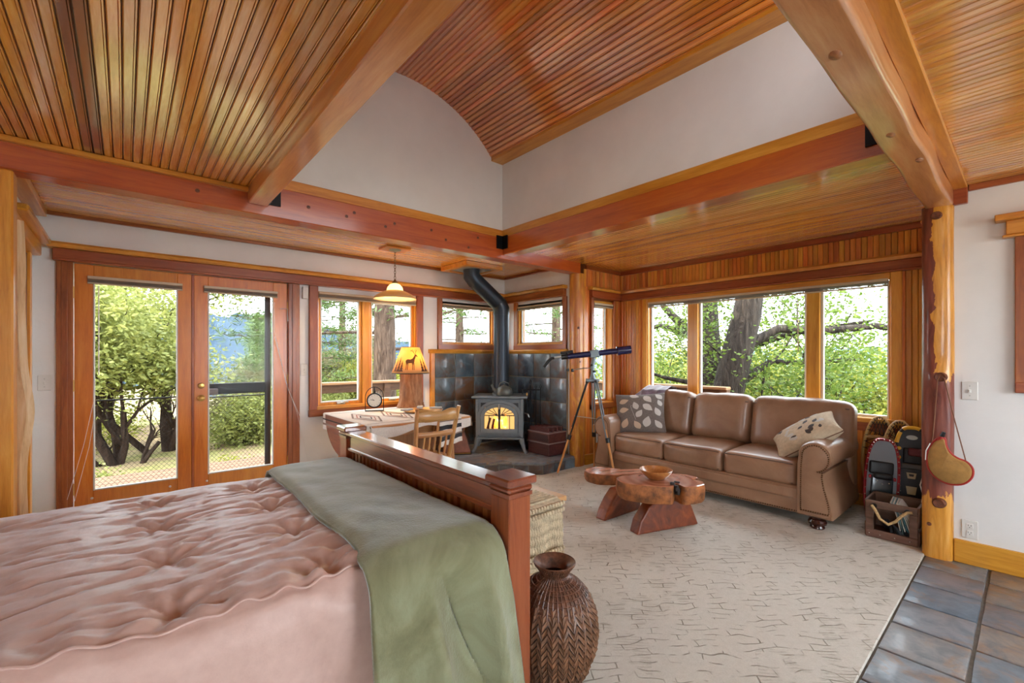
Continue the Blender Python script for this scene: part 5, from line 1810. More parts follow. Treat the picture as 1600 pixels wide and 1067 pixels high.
# striped runner over the front right corner of the table
rn = thing('striped_runner', 'black and ivory striped runner hanging over the near right corner of the table', 'cloth', (0, 0, 0))
def run_pt(u, v, off=0.0):
    x = 2.14 + .24 * u
    e = .34 * v - .08
    k = max(0, e)
    y = TY0 + .02 - (.040 + .03 * k + .012 * math.sin(u * 11 + 1) * min(1, k / .1)) if e > 0 else TY0 + .02 - .036 - e * .9
    return Vector((x + .06 * k * (u - .3), y - off, (TZ + .012 - k * (1 - .12 * u)) + (off if e <= 0 else 0)))
stripes = [(0, .10, M_cloth), (.10, .30, M_cloth), (.30, .34, M_band_t), (.34, .44, M_cloth), (.44, .56, M_band_k), (.56, .70, M_cloth), (.70, .74, M_band_t), (.74, .86, M_band_k), (.86, 1.0, M_cloth)]
for a_, b_, m_ in stripes:
    G().grid(lambda u, v: run_pt(u, a_ + (b_ - a_) * v), 18, 5).build('woven_stripe', m_, rn, True, 0, fix=False)
# clock
ck = thing('desk_clock', 'round white clock hanging in a black arched wire stand', 'clock', (1.955, 4.44, TZ + .008), R(-24))
G().tube([(-.09, 0, .005), (-.09, 0, .14)] + [(-.09 * math.cos(a), 0, .14 + .105 * math.sin(a)) for a in np.linspace(.2, math.pi - .2, 11)] + [(.09, 0, .14), (.09, 0, .005)], .004, 8).build('stand', M_dark, ck, True)
G().box(-.094, .094, -.03, .03, .0, .006, .002).build('foot_plate', M_dark, ck)
TY = Matrix.Rotation(R(90), 4, 'X')
G().lathe([(.072, -.015), (.078, -.012), (.078, .012), (.072, .018), (.066, .018), (.064, .010)], 32, M=TY, caps=False).build('case', M_dark, ck, True, loc=(0, 0, .108))
G().lathe([(.065, .010), (.065, .012)], 32, M=TY).build('dial', plain('white dial', (226, 222, 210), .5), ck, loc=(0, 0, .108))
G().box(-.002, .002, -.0145, -.013, .0, .042).build('hand', M_dark, ck, loc=(0, 0, .108), rot=(0, R(-80), 0))
G().box(-.0015, .0015, -.0145, -.013, .0, .03).build('hand', M_dark, ck, loc=(0, 0, .108), rot=(0, R(-55), 0))
me = G().box(-.0012, .0012, -.0145, -.013, .050, .060).mesh('hour_mark', M_dark)
for k in range(12): link('hour_mark', me, ck, (0, 0, .108), (0, R(30 * k), 0))
G().tube([(0, 0, .186), (0, 0, .205), (0, 0, .243)], [.012, .008, .004], 8).build('crown', M_dark, ck)

# table lamp on a weathered stump
M_stump = wood('weathered stump', [(0.25, (92, 52, 28)), (0.5, (146, 96, 58)), (0.75, (188, 140, 98))], 'z', .7, 0, 0, 2.2, stretch=7, bump=1.0)
lp = thing('table_lamp', 'lit table lamp with parchment shade on a weathered wood stump', 'lamp', (2.42, 4.54, TZ + .008))
g = G(); n = 30; vs = []
for j in range(19):
    z = .37 * j / 18
    for k in range(n):
        a = 2 * math.pi * k / n
        r_ = .118 - .012 * z / .3 + .022 * nz(math.cos(a) * 2.0, math.sin(a) * 2.0, z * 3) + .016 * nz(math.cos(a) * 6, math.sin(a) * 6, z * 2.5)
        r_ += .02 * math.exp(-((z) / .04) ** 2)
        vs.append((r_ * 1.15 * math.cos(a) + .03 * z, r_ * .95 * math.sin(a), z))
g.add(vs, [(j * n + k, j * n + (k + 1) % n, (j + 1) * n + (k + 1) % n, (j + 1) * n + k) for j in range(18) for k in range(n)] + [tuple(range(n - 1, -1, -1)), tuple(18 * n + k for k in range(n))])
g.build('stump_base', M_stump, lp, True, 60)
G().tube([(0, 0, .36), (0, 0, .50)], .010, 8).build('stem', M_brass, lp)
t = NT('parchment shade')
v = t.coords()
t.base(t.ramp(t.noise(v, 5, 4), [(0.3, lin(206, 170, 112)), (0.7, lin(226, 198, 150))]), .8)
t.b.inputs['Transmission Weight'].default_value = 0.0
tr_ = t.n('BsdfTranslucent'); tr_.inputs[0].default_value = lin(250, 206, 128)
mx = t.n('MixShader'); mx.inputs[0].default_value = .55
t.l(t.b.outputs[0], mx.inputs[1]); t.l(tr_.outputs[0], mx.inputs[2])
t.l(mx.outputs[0], t.t.nodes['Material Output'].inputs[0])
M_shade = t.m
SZ0, SZ1, SR0, SR1 = .375, .665, .205, .098
G().lathe([(SR0, SZ0), (SR1, SZ1)], 40, caps=False).build('shade', M_shade, lp, True, fix=False)
sh_o = [o for o in lp.children if o.name.startswith('shade')][0]
sh_m = sh_o.modifiers.new('thickness', 'SOLIDIFY'); sh_m.thickness = .002
g = G(); g.tube([(SR0 * math.cos(a), SR0 * math.sin(a), SZ0) for a in np.linspace(0, 2 * math.pi, 40, endpoint=False)], .004, 6, closed=True); g.build('lower_ring', M_dark, sh_o)
g = G(); g.tube([(SR1 * math.cos(a), SR1 * math.sin(a), SZ1) for a in np.linspace(0, 2 * math.pi, 30, endpoint=False)], .003, 6, closed=True); g.build('upper_ring', M_dark, sh_o)
for k in range(36):
    pass
# printed elk and pines on the shade
deer = [(-.34, .05), (-.30, .30), (-.33, .05), (-.26, .05), (-.24, .32), (.06, .34), (.08, .04), (.14, .04), (.15, .36), (.20, .50), (.24, .66), (.34, .68), (.42, .62), (.43, .67), (.34, .76), (.37, .92), (.46, 1.0), (.36, .97), (.33, .88), (.30, 1.0), (.29, .8), (.20, .95), (.10, 1.05), (.18, .9), (.10, .92), (.22, .80), (.18, .62), (-.20, .58), (-.34, .52), (-.38, .40)]
def shade_pt(a, h):
    z = SZ0 + (SZ1 - SZ0) * h
    r_ = SR0 + (SR1 - SR0) * h + .003
    return (r_ * math.cos(a), r_ * math.sin(a), z)
M_print = plain('brown shade print', (78, 44, 20), .8)
av = math.atan2(-4.54, -2.42)
def stroke(name, pts, ws):
    g = G()
    L_ = []
    for i, (x, y) in enumerate(pts):
        p_, q_ = pts[max(0, i - 1)], pts[min(len(pts) - 1, i + 1)]
        d = Vector((q_[0] - p_[0], q_[1] - p_[1])).normalized()
        w = ws[i] if isinstance(ws, (list, tuple)) else ws
        L_.append(((x - d.y * w, y + d.x * w), (x + d.y * w, y - d.x * w)))
    vs = [shade_pt(av + .05 + x * 1.05, .10 + y * .72) for ab in L_ for x, y in ab]
    g.add(vs, [(2 * i, 2 * i + 1, 2 * i + 3, 2 * i + 2) for i in range(len(L_) - 1)])
    g.build(name, M_print, sh_o, fix=False)
# standing elk: body, neck and head, legs, antlers
stroke('elk_print', [(-.36, .50), (-.25, .50), (-.05, .50), (.12, .54), (.20, .58)], [.05, .11, .10, .11, .07])
stroke('elk_print', [(.12, .56), (.24, .70), (.32, .80), (.40, .80), (.48, .74)], [.08, .065, .055, .05, .02])
for x in (-.30, -.22, .06, .14):
    stroke('elk_print', [(x, .46), (x + .015, .28), (x - .005, .05)], [.045, .022, .018])
stroke('elk_print', [(.31, .82), (.22, .95), (.05, 1.06), (-.05, 1.04)], .016)
stroke('elk_print', [(.34, .83), (.40, .98), (.52, 1.08)], .016)
for a_, b_ in (((.22, .95), (.24, 1.08)), ((.13, 1.01), (.13, 1.12)), ((.40, .98), (.34, 1.10)), ((.46, 1.03), (.46, 1.14))):
    stroke('elk_print', [a_, b_], .011)
for da, hh in ((-.75, .6), (-.55, .45), (.75, .55), (1.0, .7), (-1.0, .5)):
    g = G()
    for k in range(4):
        b0 = .08 + hh * k / 5
        g.add([shade_pt(av + da - .13 * (1 - k / 5), b0), shade_pt(av + da + .13 * (1 - k / 5), b0), shade_pt(av + da, b0 + hh * .32)], [(0, 1, 2)])
    g.build('pine_print', M_print, sh_o, fix=False)
lb = bpy.data.lights.new('table_lamp_bulb', 'POINT'); lb.energy = 9; lb.color = (1, .68, .34); lb.shadow_soft_size = .035
o = bpy.data.objects.new('table_lamp_bulb', lb); C.objects.link(o); o.parent = lp; o.location = (0, 0, .53)

# tray with napkins
ty = thing('serving_tray', 'round wooden tray with folded napkins in front of the lamp', 'tray', (2.30, 4.05, TZ + .008))
G().lathe([(.16, 0), (.185, .006), (.20, .022), (.194, .024), (.178, .010), (.001, .009)], 40).build('dish', wood('golden tray', [(0.3, (176, 122, 58)), (0.7, (216, 168, 96))], 'x', .35, .3, 0, 2), ty, True, 50)
for k, (a, b, rz) in enumerate(((-.15, .06, .3), (.13, -.03, -.5), (.02, .10, 1.0))):
    G().rounded(.065, .03, .010, .008, 2, 3, c=(a, b, .027 + .004 * k), M=Matrix.Rotation(rz, 4, 'Z')).build('napkin', plain('blue grey napkin', (150, 154, 160), .9), ty, True)

# pendant lamp
pd = thing('pendant_lamp', 'lit hanging pendant lamp with wide glass shade and chain by the window', 'lamp', (2.075, 4.22, 1.885))
g = G().lathe([(.215, 0), (.206, .020), (.16, .050), (.105, .078), (.075, .088)], 44, caps=False)
t = NT('frosted glass brim')
t.base(lin(172, 148, 116), .35)
tr_ = t.n('BsdfTranslucent'); tr_.inputs[0].default_value = lin(255, 218, 150)
mx = t.n('MixShader'); mx.inputs[0].default_value = .18
t.l(t.b.outputs[0], mx.inputs[1]); t.l(tr_.outputs[0], mx.inputs[2]); t.l(mx.outputs[0], t.t.nodes['Material Output'].inputs[0])
o = g.build('shade', t.m, pd, True, 0, fix=False); m_ = o.modifiers.new('thickness', 'SOLIDIFY'); m_.thickness = .004
t = NT('glowing glass dome')
t.base(lin(255, 226, 170), .4)
t.b.inputs['Emission Color'].default_value = lin(255, 206, 120); t.b.inputs['Emission Strength'].default_value = 1.6
G().lathe([(.082, .086), (.074, .12), (.050, .148), (.022, .160)], 30).build('dome', t.m, pd, True)
G().lathe([(.028, .156), (.030, .17), (.014, .185), (.008, .20)], 16).build('cap', plain('bronze fitting', (110, 88, 56), .35, .8), pd, True)
M_chain = bpy.data.materials['bronze fitting']
z = .205; k = 0
while z < .485:
    a = R(90) * (k % 2)
    pts = [(.009 * math.cos(q) * math.cos(a), .009 * math.cos(q) * math.sin(a), z + .014 + .018 * math.sin(q)) for q in np.linspace(0, 2 * math.pi, 10, endpoint=False)]
    G().tube(pts, .0026, 5, closed=True).build('chain_link', M_chain, pd, True)
    z += .0265; k += 1
G().lathe([(.010, .48), (.055, .492), (.062, .500)], 20).build('canopy', plain('verdigris canopy', (150, 160, 148), .5, .3), pd, True)
G().box(-.13, .13, -.10, .10, .498, .517, .004).build('mount_board', M_trim, pd)
lb = bpy.data.lights.new('pendant_bulb', 'POINT'); lb.energy = 7; lb.color = (1, .74, .42); lb.shadow_soft_size = .04
o = bpy.data.objects.new('pendant_bulb', lb); C.objects.link(o); o.parent = pd; o.location = (0, 0, .035)

# chair pulled up to the table
ch = thing('dining_chair', 'honey pine spindle back chair pulled up to the window table', 'chair', (1.93, 3.22, .008), R(0))
G().rounded(.20, .20, .018, .014, 3, 5, fn=lambda x, y, z: Vector((x * (1 - .10 * (y < 0) * -y / .2), y, z)), c=(0, .20, .437)).build('seat', M_pine, ch, True)
for sx in (-1, 1):
    G().tube([(sx * .160, .03, .44), (sx * .175, -.01, .62), (sx * .195, -.075, .885)], [.020, .019, .016], 10).build('back_post', M_pine_z, ch, True)
    G().lathe([(.014, 0), (.018, .05), (.014, .10), (.022, .18), (.018, .32), (.022, .42)], 12).build('leg', M_pine_z, ch, True, loc=(sx * .15, .045, 0))
    G().lathe([(.014, 0), (.018, .05), (.014, .10), (.022, .18), (.018, .32), (.022, .42)], 12).build('leg', M_pine_z, ch, True, loc=(sx * .16, .35, 0))
    G().tube([(sx * .15, .045, .17), (sx * .16, .35, .17)], .010, 8).build('stretcher', M_pine, ch)
def rail(z0, z1, y0, bow, hw, name, scal=0.0):
    g = G()
    def f(u, v):
        x = -hw + 2 * hw * u
        return Vector((x, y0 - bow * (1 - (2 * u - 1) ** 2), z0 + (z1 - z0) * v + scal * math.sin(u * math.pi * 3) * (1 if v > .5 else 0)))
    g.grid(f, 20, 2)
    o = g.build(name, M_pine, ch, True, 0, fix=False)
    m_ = o.modifiers.new('thickness', 'SOLIDIFY'); m_.thickness = .020; m_.offset = 0
rail(.775, .862, -.055, .035, .187, 'crest_rail', .010)
rail(.645, .685, -.020, .030, .176, 'mid_rail')
for k in range(5):
    x = -.11 + .055 * k
    G().lathe([(.007, 0), (.010, .03), (.007, .06), (.012, .10), (.007, .14), (.009, .17), (.006, .21)], 10).build('spindle', M_pine_z, ch, True, loc=(x * .95, .02, .448), rot=(R(14), 0, 0))
G().tube([(0, -.05, .68), (0, -.075, .78)], .010, 8).build('spindle', M_pine_z, ch)

# ------------------------------------------------------------------ snowshoes, crate, canteen on the post
def outline(w, h, n=40, tail=.55):
    """snowshoe outline in xz, rounded toe, narrow tail"""
    P = []
    for k in range(n):
        a = 2 * math.pi * k / n
        x, z = math.sin(a), math.cos(a)
        z2 = z
        wz = 1 - tail * max(0, -z) ** 1.5
        P.append((w * x * wz * (1.0 + .25 * (1 - abs(z)) * 0), h * (z2 * .5 + .5)))
    return P
def oval(w, h, n=40):
    P = []
    for k in range(n):
        a = 2 * math.pi * k / n
        x, z = math.sin(a), math.cos(a)
        P.append((w * math.copysign(abs(x) ** .6, x), h * .5 + h * .5 * math.copysign(abs(z) ** .85, z)))
    return P
def snowshoe(label, loc, rot, w, h, P, frame_mat, deck_mat, kind):
    r = thing('snowshoe', label, 'snowshoe', loc)
    r.rotation_euler = rot
    tag(r, group='snowshoes leaning in the alcove corner')
    fr = G().tube([(x, 0, z) for x, z in P], .011 if kind != 'wood' else .012, 8, closed=True).build('frame', frame_mat, r, True)
    n = len(P)
    if kind == 'wood':
        g = G()
        for k in range(-6, 7):
            for s_ in (-1, 1):
                z0, z1 = h * (.5 + k * .075), h * (.5 + k * .075) + s_ * .10
                x0, x1 = -w * .82, w * .82
                if .12 * h < min(z0, z1) and max(z0, z1) < .9 * h:
                    g.tube([(x0, 0, z0), (x1, 0, z1)], .003, 5)
        for k in range(5):
            zz = h * (.90 - .012 * k * k)
            g.tube([(-w * .36 + k * .02, 0, h * .965 - .004 * k), (-w * .2 + k * .03, 0, h * .80)], .003, 5)
            g.tube([(w * .36 - k * .02, 0, h * .965 - .004 * k), (w * .2 - k * .03, 0, h * .80)], .003, 5)
        stuff(g.build('rawhide_lacing', plain('dark rawhide', (62, 44, 26), .6), r))
        for zz in (.36, .78):
            G().box(-w * .9, w * .9, -.008, .008, h * zz - .012, h * zz + .012, .003).build('crossbar', frame_mat, r)
        g = G()
        for k in range(0, n, 1):
            x, z = P[k]
            if z > h * .6:
                g.tube([(x * .80, -.004, z - .018 if z > h * .9 else z), (x, -.014, z)], .003, 5)
        stuff(g.build('lacing_wraps', plain('dark lacing', (40, 30, 22), .6), r))
    else:
        g = G().prism([(x * .93, z * .985 + .004) for x, z in P], .004, M=Matrix.Rotation(R(90), 4, 'X'))
        g.build('deck', deck_mat, r)
    return r
M_rw = wood('bent ash', [(0.3, (176, 134, 76)), (0.7, (214, 178, 118))], 'z', .45, .2, .05)
M_redtube = plain('red frame tube', (150, 30, 36), .3, .4)
M_deckg = plain('grey deck', (120, 122, 128), .4, coat=.2)
M_deckk = plain('black deck', (16, 18, 24), .35, coat=.2)
M_yel = plain('amber yellow plastic', (222, 166, 40), .4)
lean = R(-8)
snowshoe('old wooden snowshoe with ash rim, leftmost behind the red snowshoe', (4.79, .84, .015), (R(-3), 0, R(-92)), .115, .78, outline(.115, .78), M_rw, None, 'wood')
snowshoe('old wooden snowshoe with ash rim between the other wooden one and the black snowshoe', (4.72, .70, .015), (R(-4), 0, R(-90)), .115, .765, outline(.115, .765), M_rw, None, 'wood')
P = oval(.102, .64)
s3 = snowshoe('snowshoe with red tube frame and grey deck behind the crate', (4.43, .775, .018), (R(-6), R(4), R(-70)), .102, .64, P, M_redtube, M_deckg, 'm')
G().rounded(.068, .012, .115, .011, 3, 3, c=(0, -.016, .24)).build('binding_plate', plain('dark teal binding', (26, 44, 52), .25, coat=.5), s3, True)
G().rounded(.075, .016, .05, .014, 3, 3, c=(-.01, -.02, .42)).build('toe_strap', M_black, s3, True)
G().rounded(.06, .03, .025, .02, 3, 3, c=(.0, -.032, .36)).build('heel_strap', M_black, s3, True)
G().tube([(.068 * math.cos(a), -.015, .23 + .125 * math.sin(a)) for a in np.linspace(math.pi, 2 * math.pi, 14)], .005, 6).build('binding_rim', M_black, s3, True)
rv = G().lathe([(.0055, 0), (.004, .003), (.0005, .004)], 8).mesh('rivet', plain('nickel rivet', (214, 206, 194), .25, .9))
for k in range(0, 40, 1):
    x, z = P[k]
    link('rivet', rv, s3, (x * .99, -.011, z), (R(90), 0, 0))
for x, z in ((-.04, .17), (.03, .155), (.0, .30), (-.03, .32), (.04, .31)):
    link('rivet', rv, s3, (x, -.028, z), (R(90), 0, 0))
for sx in (-1, 1): G().rounded(.010, .008, .014, .007, c=(sx * .075, -.018, .345)).build('buckle', M_redtube, s3, True)
P = oval(.105, .735)
s4 = snowshoe('black snowshoe with amber yellow tips beside the log post', (4.57, .605, .018), (R(-5), 0, R(-88)), .105, .735, P, M_black, M_deckk, 'm')
for a0, a1 in ((-.9, -.5), (-.32, .25), (.55, .9)):
    pts = []
    for a in np.linspace(a0, a1, 8):
        x, z = math.sin(a), math.cos(a)
        pts.append((.105 * math.copysign(abs(x) ** .6, x), -.004, .3675 + .3675 * abs(z) ** .85))
    G().tube(pts, .0135, 8).build('tip_guard', M_yel, s4, True)
for zz in (.56, .10): G().box(-.112, -.096, -.016, -.004, zz - .045, zz + .045, .004).build('side_guard', M_yel, s4)
G().lathe([(.034, 0), (.034, .003)], 24).build('oval_badge', plain('silver badge', (176, 180, 170), .3, .6), s4, loc=(0, -.004, .66), rot=(R(90), 0, 0)).scale = (1, .5, 1)
G().rounded(.06, .014, .06, .012, 3, 3, c=(.01, -.018, .52)).build('boot_cradle', M_black, s4, True)
G().rounded(.04, .02, .03, .015, 3, 3, c=(.02, -.028, .55)).build('red_strap', plain('dark red strap', (96, 24, 24), .5), s4, True)
G().rounded(.06, .018, .022, .012, 3, 3, c=(.0, -.028, .44)).build('toe_plate', plain('graphite plate', (66, 66, 68), .4), s4, True)
for x, z in ((-.075, .57), (-.075, .50)): G().lathe([(.014, 0), (.014, .012), (.008, .016)], 14).build('strap_knob', M_yel, s4, True, loc=(x, -.006, z), rot=(R(90), 0, 0))
ring([(-.03, .39), (.03, .39), (.022, .345), (-.022, .345)], [(-.016, .38), (.016, .38), (.012, .362), (-.012, .362)], -.012, -.006, 'heel_clip', plain('tan clip', (196, 178, 138), .5), s4)
G().prism([(-.032, .285), (.032, .285), (.024, .225), (-.024, .225)], .005, M=Matrix.Translation((0, -.005, 0)) @ Matrix.Rotation(R(90), 4, 'X')).build('heel_plate', bpy.data.materials['tan clip'], s4)
for zz in (.36, .32, .28, .24): link('rivet', rv, s4, (-.065, -.006, zz), (R(90), 0, 0))

M_crate = wood('weathered crate wood', [(0.25, (70, 46, 34)), (0.5, (104, 74, 58)), (0.75, (130, 98, 80))], 'y', .6, .05, .1)
cr = thing('crate', 'weathered wooden crate with rope handle holding papers in front of the snowshoes', 'crate', (4.065, .645, .010))
CW, CD, CH = .142, .31, .262        # half width (y), depth (x), height
def B(x0, x1, y0, y1, z0, z1, name='board'):
    return G().box(x0, x1, y0, y1, z0, z1, .003).build(name, M_crate, cr)
B(0, .018, -CW, CW, 0, .055); B(0, .018, -CW, CW, CH - .05, CH)
B(0, .018, -CW, -CW + .045, .055, CH - .05); B(0, .018, CW - .045, CW, .055, CH - .05)
B(CD - .018, CD, -CW, CW, 0, CH, 'back_panel')
for sy in (-1, 1):
    B(.018, CD - .018, sy * CW - .008, sy * CW + .008, 0, .10); B(.018, CD - .018, sy * CW - .008, sy * CW + .008, .125, CH)
B(.018, CD - .018, -CW, CW, 0, .012, 'bottom_panel')
M_rope = plain('sisal rope', (206, 172, 120), .9, mottled=.2, mscale=80, bump=.8, bscale=160)
rp = [(-.012, .105, CH - .030), (-.020, .085, CH - .055), (-.026, .055, CH - .115), (-.026, .01, CH - .140), (-.026, -.03, CH - .110), (-.022, -.06, CH - .065), (-.014, -.09, CH - .035), (-.010, -.115, CH - .03)]
G().tube(rp, .0095, 8).build('rope_handle', M_rope, cr, True)
for y in (.092, -.088): G().cyl((-.006, y, CH - .033), (.004, y, CH - .033), .016, n=12).build('grommet', M_black, cr)
me = G().lathe([(.006, 0), (.004, .004), (.001, .005)], 8).mesh('nail', bpy.data.materials['nickel rivet'])
for y in (-.10, -.02, .06, .12): link('nail', me, cr, (-.001, y, .028), (0, R(-90), 0))
for k in range(7):
    c_ = [(232, 230, 224), (120, 160, 164), (224, 222, 214), (90, 140, 150), (230, 226, 218), (206, 204, 198), (235, 232, 226)][k]
    lab_ = ['white', 'pale teal', 'ivory', 'deep teal', 'cream', 'light grey', 'bright white'][k]
    mg = G().rounded(.10, .0028, .115, .002, 1, 6, fn=lambda x, y, z, k=k: Vector((x, y + .02 * (z / .115) ** 2 * (1 if z > 0 else 0), z))).build('magazine', plain('magazine cover %d' % k, c_, .35), None, True, loc=(4.065 + .175, .60 - .011 * k + .028, .155), rot=(R(-10 - 1.5 * k), 0, R(4)))
    tag(mg, '%s magazine in the wooden crate, %s from the sofa side' % (lab_, ('first', 'second', 'third', 'fourth', 'fifth', 'sixth', 'last')[k]), 'magazine', 'magazines in the crate')
for k, c_ in enumerate(((30, 36, 44), (56, 70, 80), (22, 24, 28))):
    o = G().tube([(4.10, .54 + .05 * k, .05), (4.18, .60 + .03 * k, .07), (4.25, .70, .055 + .02 * k), (4.33, .73, .06)], .016, 8).build('ski_strap', plain('dark strap %d' % k, c_, .4), None, True)
    tag(o, '%s coiled strap lying inside the wooden crate' % ('black', 'grey blue', 'charcoal')[k], 'strap', 'straps in the crate')
G().tube([(4.33, .515, .25), (4.33, .51, .32), (4.335, .525, .38), (4.34, .51, .45)], .004, 6).build('white_cable', M_offwhite, None, True)
tag(bpy.data.objects['white_cable'], 'thin white cable hanging by the log post above the crate', 'cable')

bt = thing('bota_bag', 'tan suede bota bag with red rim hanging from the log post', 'canteen', (3.925, .34, .51))
shape = [(0.037, 0.28), (0.067, 0.251), (0.091, 0.198), (0.1, 0.13), (0.088, 0.066), (0.049, 0.017), (-0.009, -0.003), (-0.063, 0.012), (-0.097, 0.055), (-0.102, 0.107), (-0.077, 0.146), (-0.038, 0.162), (-0.006, 0.189), (0.014, 0.234), (0.02, 0.274)]
P = []
n0 = len(shape)
for i in range(n0):
    a, b, c, d = (Vector(shape[(i + k) % n0] + (0,)) for k in (-1, 0, 1, 2))
    for s_ in range(4):
        u = s_ / 4
        q = .5 * ((2 * b) + (c - a) * u + (2 * a - 5 * b + 4 * c - d) * u * u + (3 * b - a - 3 * c + d) * u ** 3)
        P.append((q.x, q.y))
def bota_ring(x, k):
    cx, cz = .015, .125
    return [(x, cx + (y - cx) * k, cz + (z - cz) * k) for y, z in P]
n = len(P)
secs = [(-.022, .86), (-.016, .95), (0, 1.0), (.016, .95), (.022, .86)]
vs = [p for x, k in secs for p in bota_ring(x, k)]
fs = [(i * n + a, i * n + (a + 1) % n, (i + 1) * n + (a + 1) % n, (i + 1) * n + a) for i in range(4) for a in range(n)]
fs += [tuple(range(n)), tuple(4 * n + a for a in range(n))]
G().add(vs, fs).build('body', plain('tan suede', (160, 118, 60), .85, mottled=.12, mscale=20, bump=.3, bscale=160), bt, True, 50)
M_redc = plain('red cord', (166, 36, 26), .6)
G().tube([(0, .015 + (y - .015) * 1.02, .125 + (z - .125) * 1.02) for y, z in P], .0065, 8, closed=True).build('rim', M_redc, bt, True)
G().tube([(0, .042, .250), (0, .036, .272), (0, .032, .288)], [.020, .017, .012], 10).build('neck', M_redc, bt, True)
G().tube([(0, .032, .288), (0, .022, .318)], [.013, .009], 10).build('nozzle', M_black, bt, True)
G().tube([(0, .078, .235), (.0, .065, .42), (.0, .052, .65), (-.004, .04, .675), (0, .022, .66), (0, -.025, .40), (0, -.082, .115)], .0035, 6).build('strap', plain('brown strap', (120, 72, 40), .6), bt, True)
G().tube([(-.016, .085, .24), (-.018, .105, .19), (-.016, .108, .13)], .003, 6).build('white_cord', M_offwhite, bt, True)
# ------------------------------------------------------------------ outside: deck, railing, ground, hills, trees
M_deck = wood('weathered deck board', [(0.25, (84, 62, 44)), (0.5, (112, 84, 62)), (0.75, (134, 106, 80))], 'x', .8, 0, .15, 1.2)
deck = struct('deck', G().box(-2.6, 6.1, 5.0, 7.05, -.30, -.125).box(5.03, 6.1, -.5, 5.0, -.30, -.125), plain('deck joists', (70, 58, 46), .9))
me = G().box(-4.35, 4.35, -.068, .068, -.035, 0, .006).mesh('deck_board', M_deck)
for k in range(14):
    link('deck_board', me, deck, (1.75, 5.075 + .145 * k, -.09))
M_rail = wood('dark stained railing', [(0.25, (62, 40, 26)), (0.5, (92, 64, 42)), (0.75, (122, 90, 62))], 'x', .7, .05, .1)
M_railtop = wood('pale railing cap', [(0.25, (132, 96, 62)), (0.5, (164, 124, 86)), (0.75, (186, 148, 108))], 'x', .7, .05, .05)
def railing(label, p, q, zt=.93):
    p, q = Vector(p + (0,)), Vector(q + (0,))
    L_ = (q - p).length
    r = thing('deck_railing', label, 'railing', (p.x, p.y, -.09), math.atan2((q - p).y, (q - p).x))
    h = zt + .09
    G().box(-.05, L_ + .05, -.07, .07, h - .038, h, .006).build('cap_rail', M_railtop, r)
    G().box(0, L_, -.022, .022, h - .16, h - .04, .004).build('upper_rail', M_rail, r)
    G().box(0, L_, -.022, .022, .36, .45, .004).build('lower_rail', M_rail, r)
    k = max(1, round(L_ / 1.5))
    for i in range(k + 1):
        x = L_ * i / k
        G().box(x - .05, x + .05, -.05, .05, 0, h - .03, .005).build('post', M_rail, r)
    me = G().box(-.02, .02, -.018, .018, 0, .32, .003).mesh('baluster', M_rail)
    nb_ = int(L_ / .16)
    for i in range(nb_):
        link('baluster', me, r, (.08 + .16 * i, 0, .06))
    return r
railing('brown deck railing seen through the window above the table', (1.75, 6.75), (6.0, 6.75), .92)
railing('brown deck railing seen through the left light of the sofa window', (6.0, 6.70), (6.0, 2.65), .90)

# ground
def gh(x, y):
    r = max(0, x - 6.2)
    z = -.48 - .30 * r ** 1.12 if r < 60 else -.48 - .30 * 60 ** 1.12
    if y > 14:
        z -= .05 * min(60, y - 14) ** 1.05
    return z + .08 * nz(x * .4, y * .4) + (.5 * nz(x * .06, y * .06, 3) if y > 14 else 0)
g = G()
g.grid(lambda u, v: Vector(((-30 + 110 * u), 4.9 + 95 * v ** 1.6 - 40 * (1 - v) ** 6, 0)) + Vector((0, 0, gh(-30 + 110 * u, 4.9 + 95 * v ** 1.6 - 40 * (1 - v) ** 6))), 110, 90)
t = NT('dry earth with grass')
v = t.coords()
a = t.noise(v, .9, 6, .65, .6)
b = t.noise(v, 7, 5, .7)
col = t.ramp(a, [(0.32, lin(130, 110, 90)), (0.47, lin(160, 136, 106)), (0.56, lin(150, 142, 90)), (0.72, lin(116, 122, 66))])
col = t.mix(t.ramp(b, [(0.45, (0, 0, 0, 1)), (0.7, (.45, .45, .45, 1))]), col, lin(104, 90, 76))
t.bump(b, .8, .05)
struct('ground', g, t.base(col, .95, spec=.1), smooth=True, angle=0, fix=False)

# distant hills, their base colours blued to paint in distance haze
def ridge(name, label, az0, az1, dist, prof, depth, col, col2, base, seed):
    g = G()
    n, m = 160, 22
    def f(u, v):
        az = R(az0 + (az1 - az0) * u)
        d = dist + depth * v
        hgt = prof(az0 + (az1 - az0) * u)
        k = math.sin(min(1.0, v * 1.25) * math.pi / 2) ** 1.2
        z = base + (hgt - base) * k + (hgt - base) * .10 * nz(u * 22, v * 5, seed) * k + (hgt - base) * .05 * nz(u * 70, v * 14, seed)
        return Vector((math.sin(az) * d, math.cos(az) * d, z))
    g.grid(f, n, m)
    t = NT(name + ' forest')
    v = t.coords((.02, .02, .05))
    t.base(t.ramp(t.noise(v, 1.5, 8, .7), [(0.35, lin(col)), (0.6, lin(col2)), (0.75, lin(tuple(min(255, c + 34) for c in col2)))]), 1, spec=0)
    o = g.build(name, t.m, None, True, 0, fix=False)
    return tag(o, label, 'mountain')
ridge('mountain', 'haze-tinted blue forested mountain seen through the right glass door', -25, 34, 520, lambda a: 58 + 9 * math.cos(R((a - 6) * 7)) - max(0, a - 9) * 1.15, 420, (42, 54, 66), (56, 68, 78), -50, 1.0)
ridge('mountain', 'low haze-tinted blue hills across the valley beyond the sofa window', 34, 120, 900, lambda a: 6 + 10 * math.sin(R(a * 6)), 500, (78, 96, 112), (94, 110, 122), -170, 4.0)
g = G()
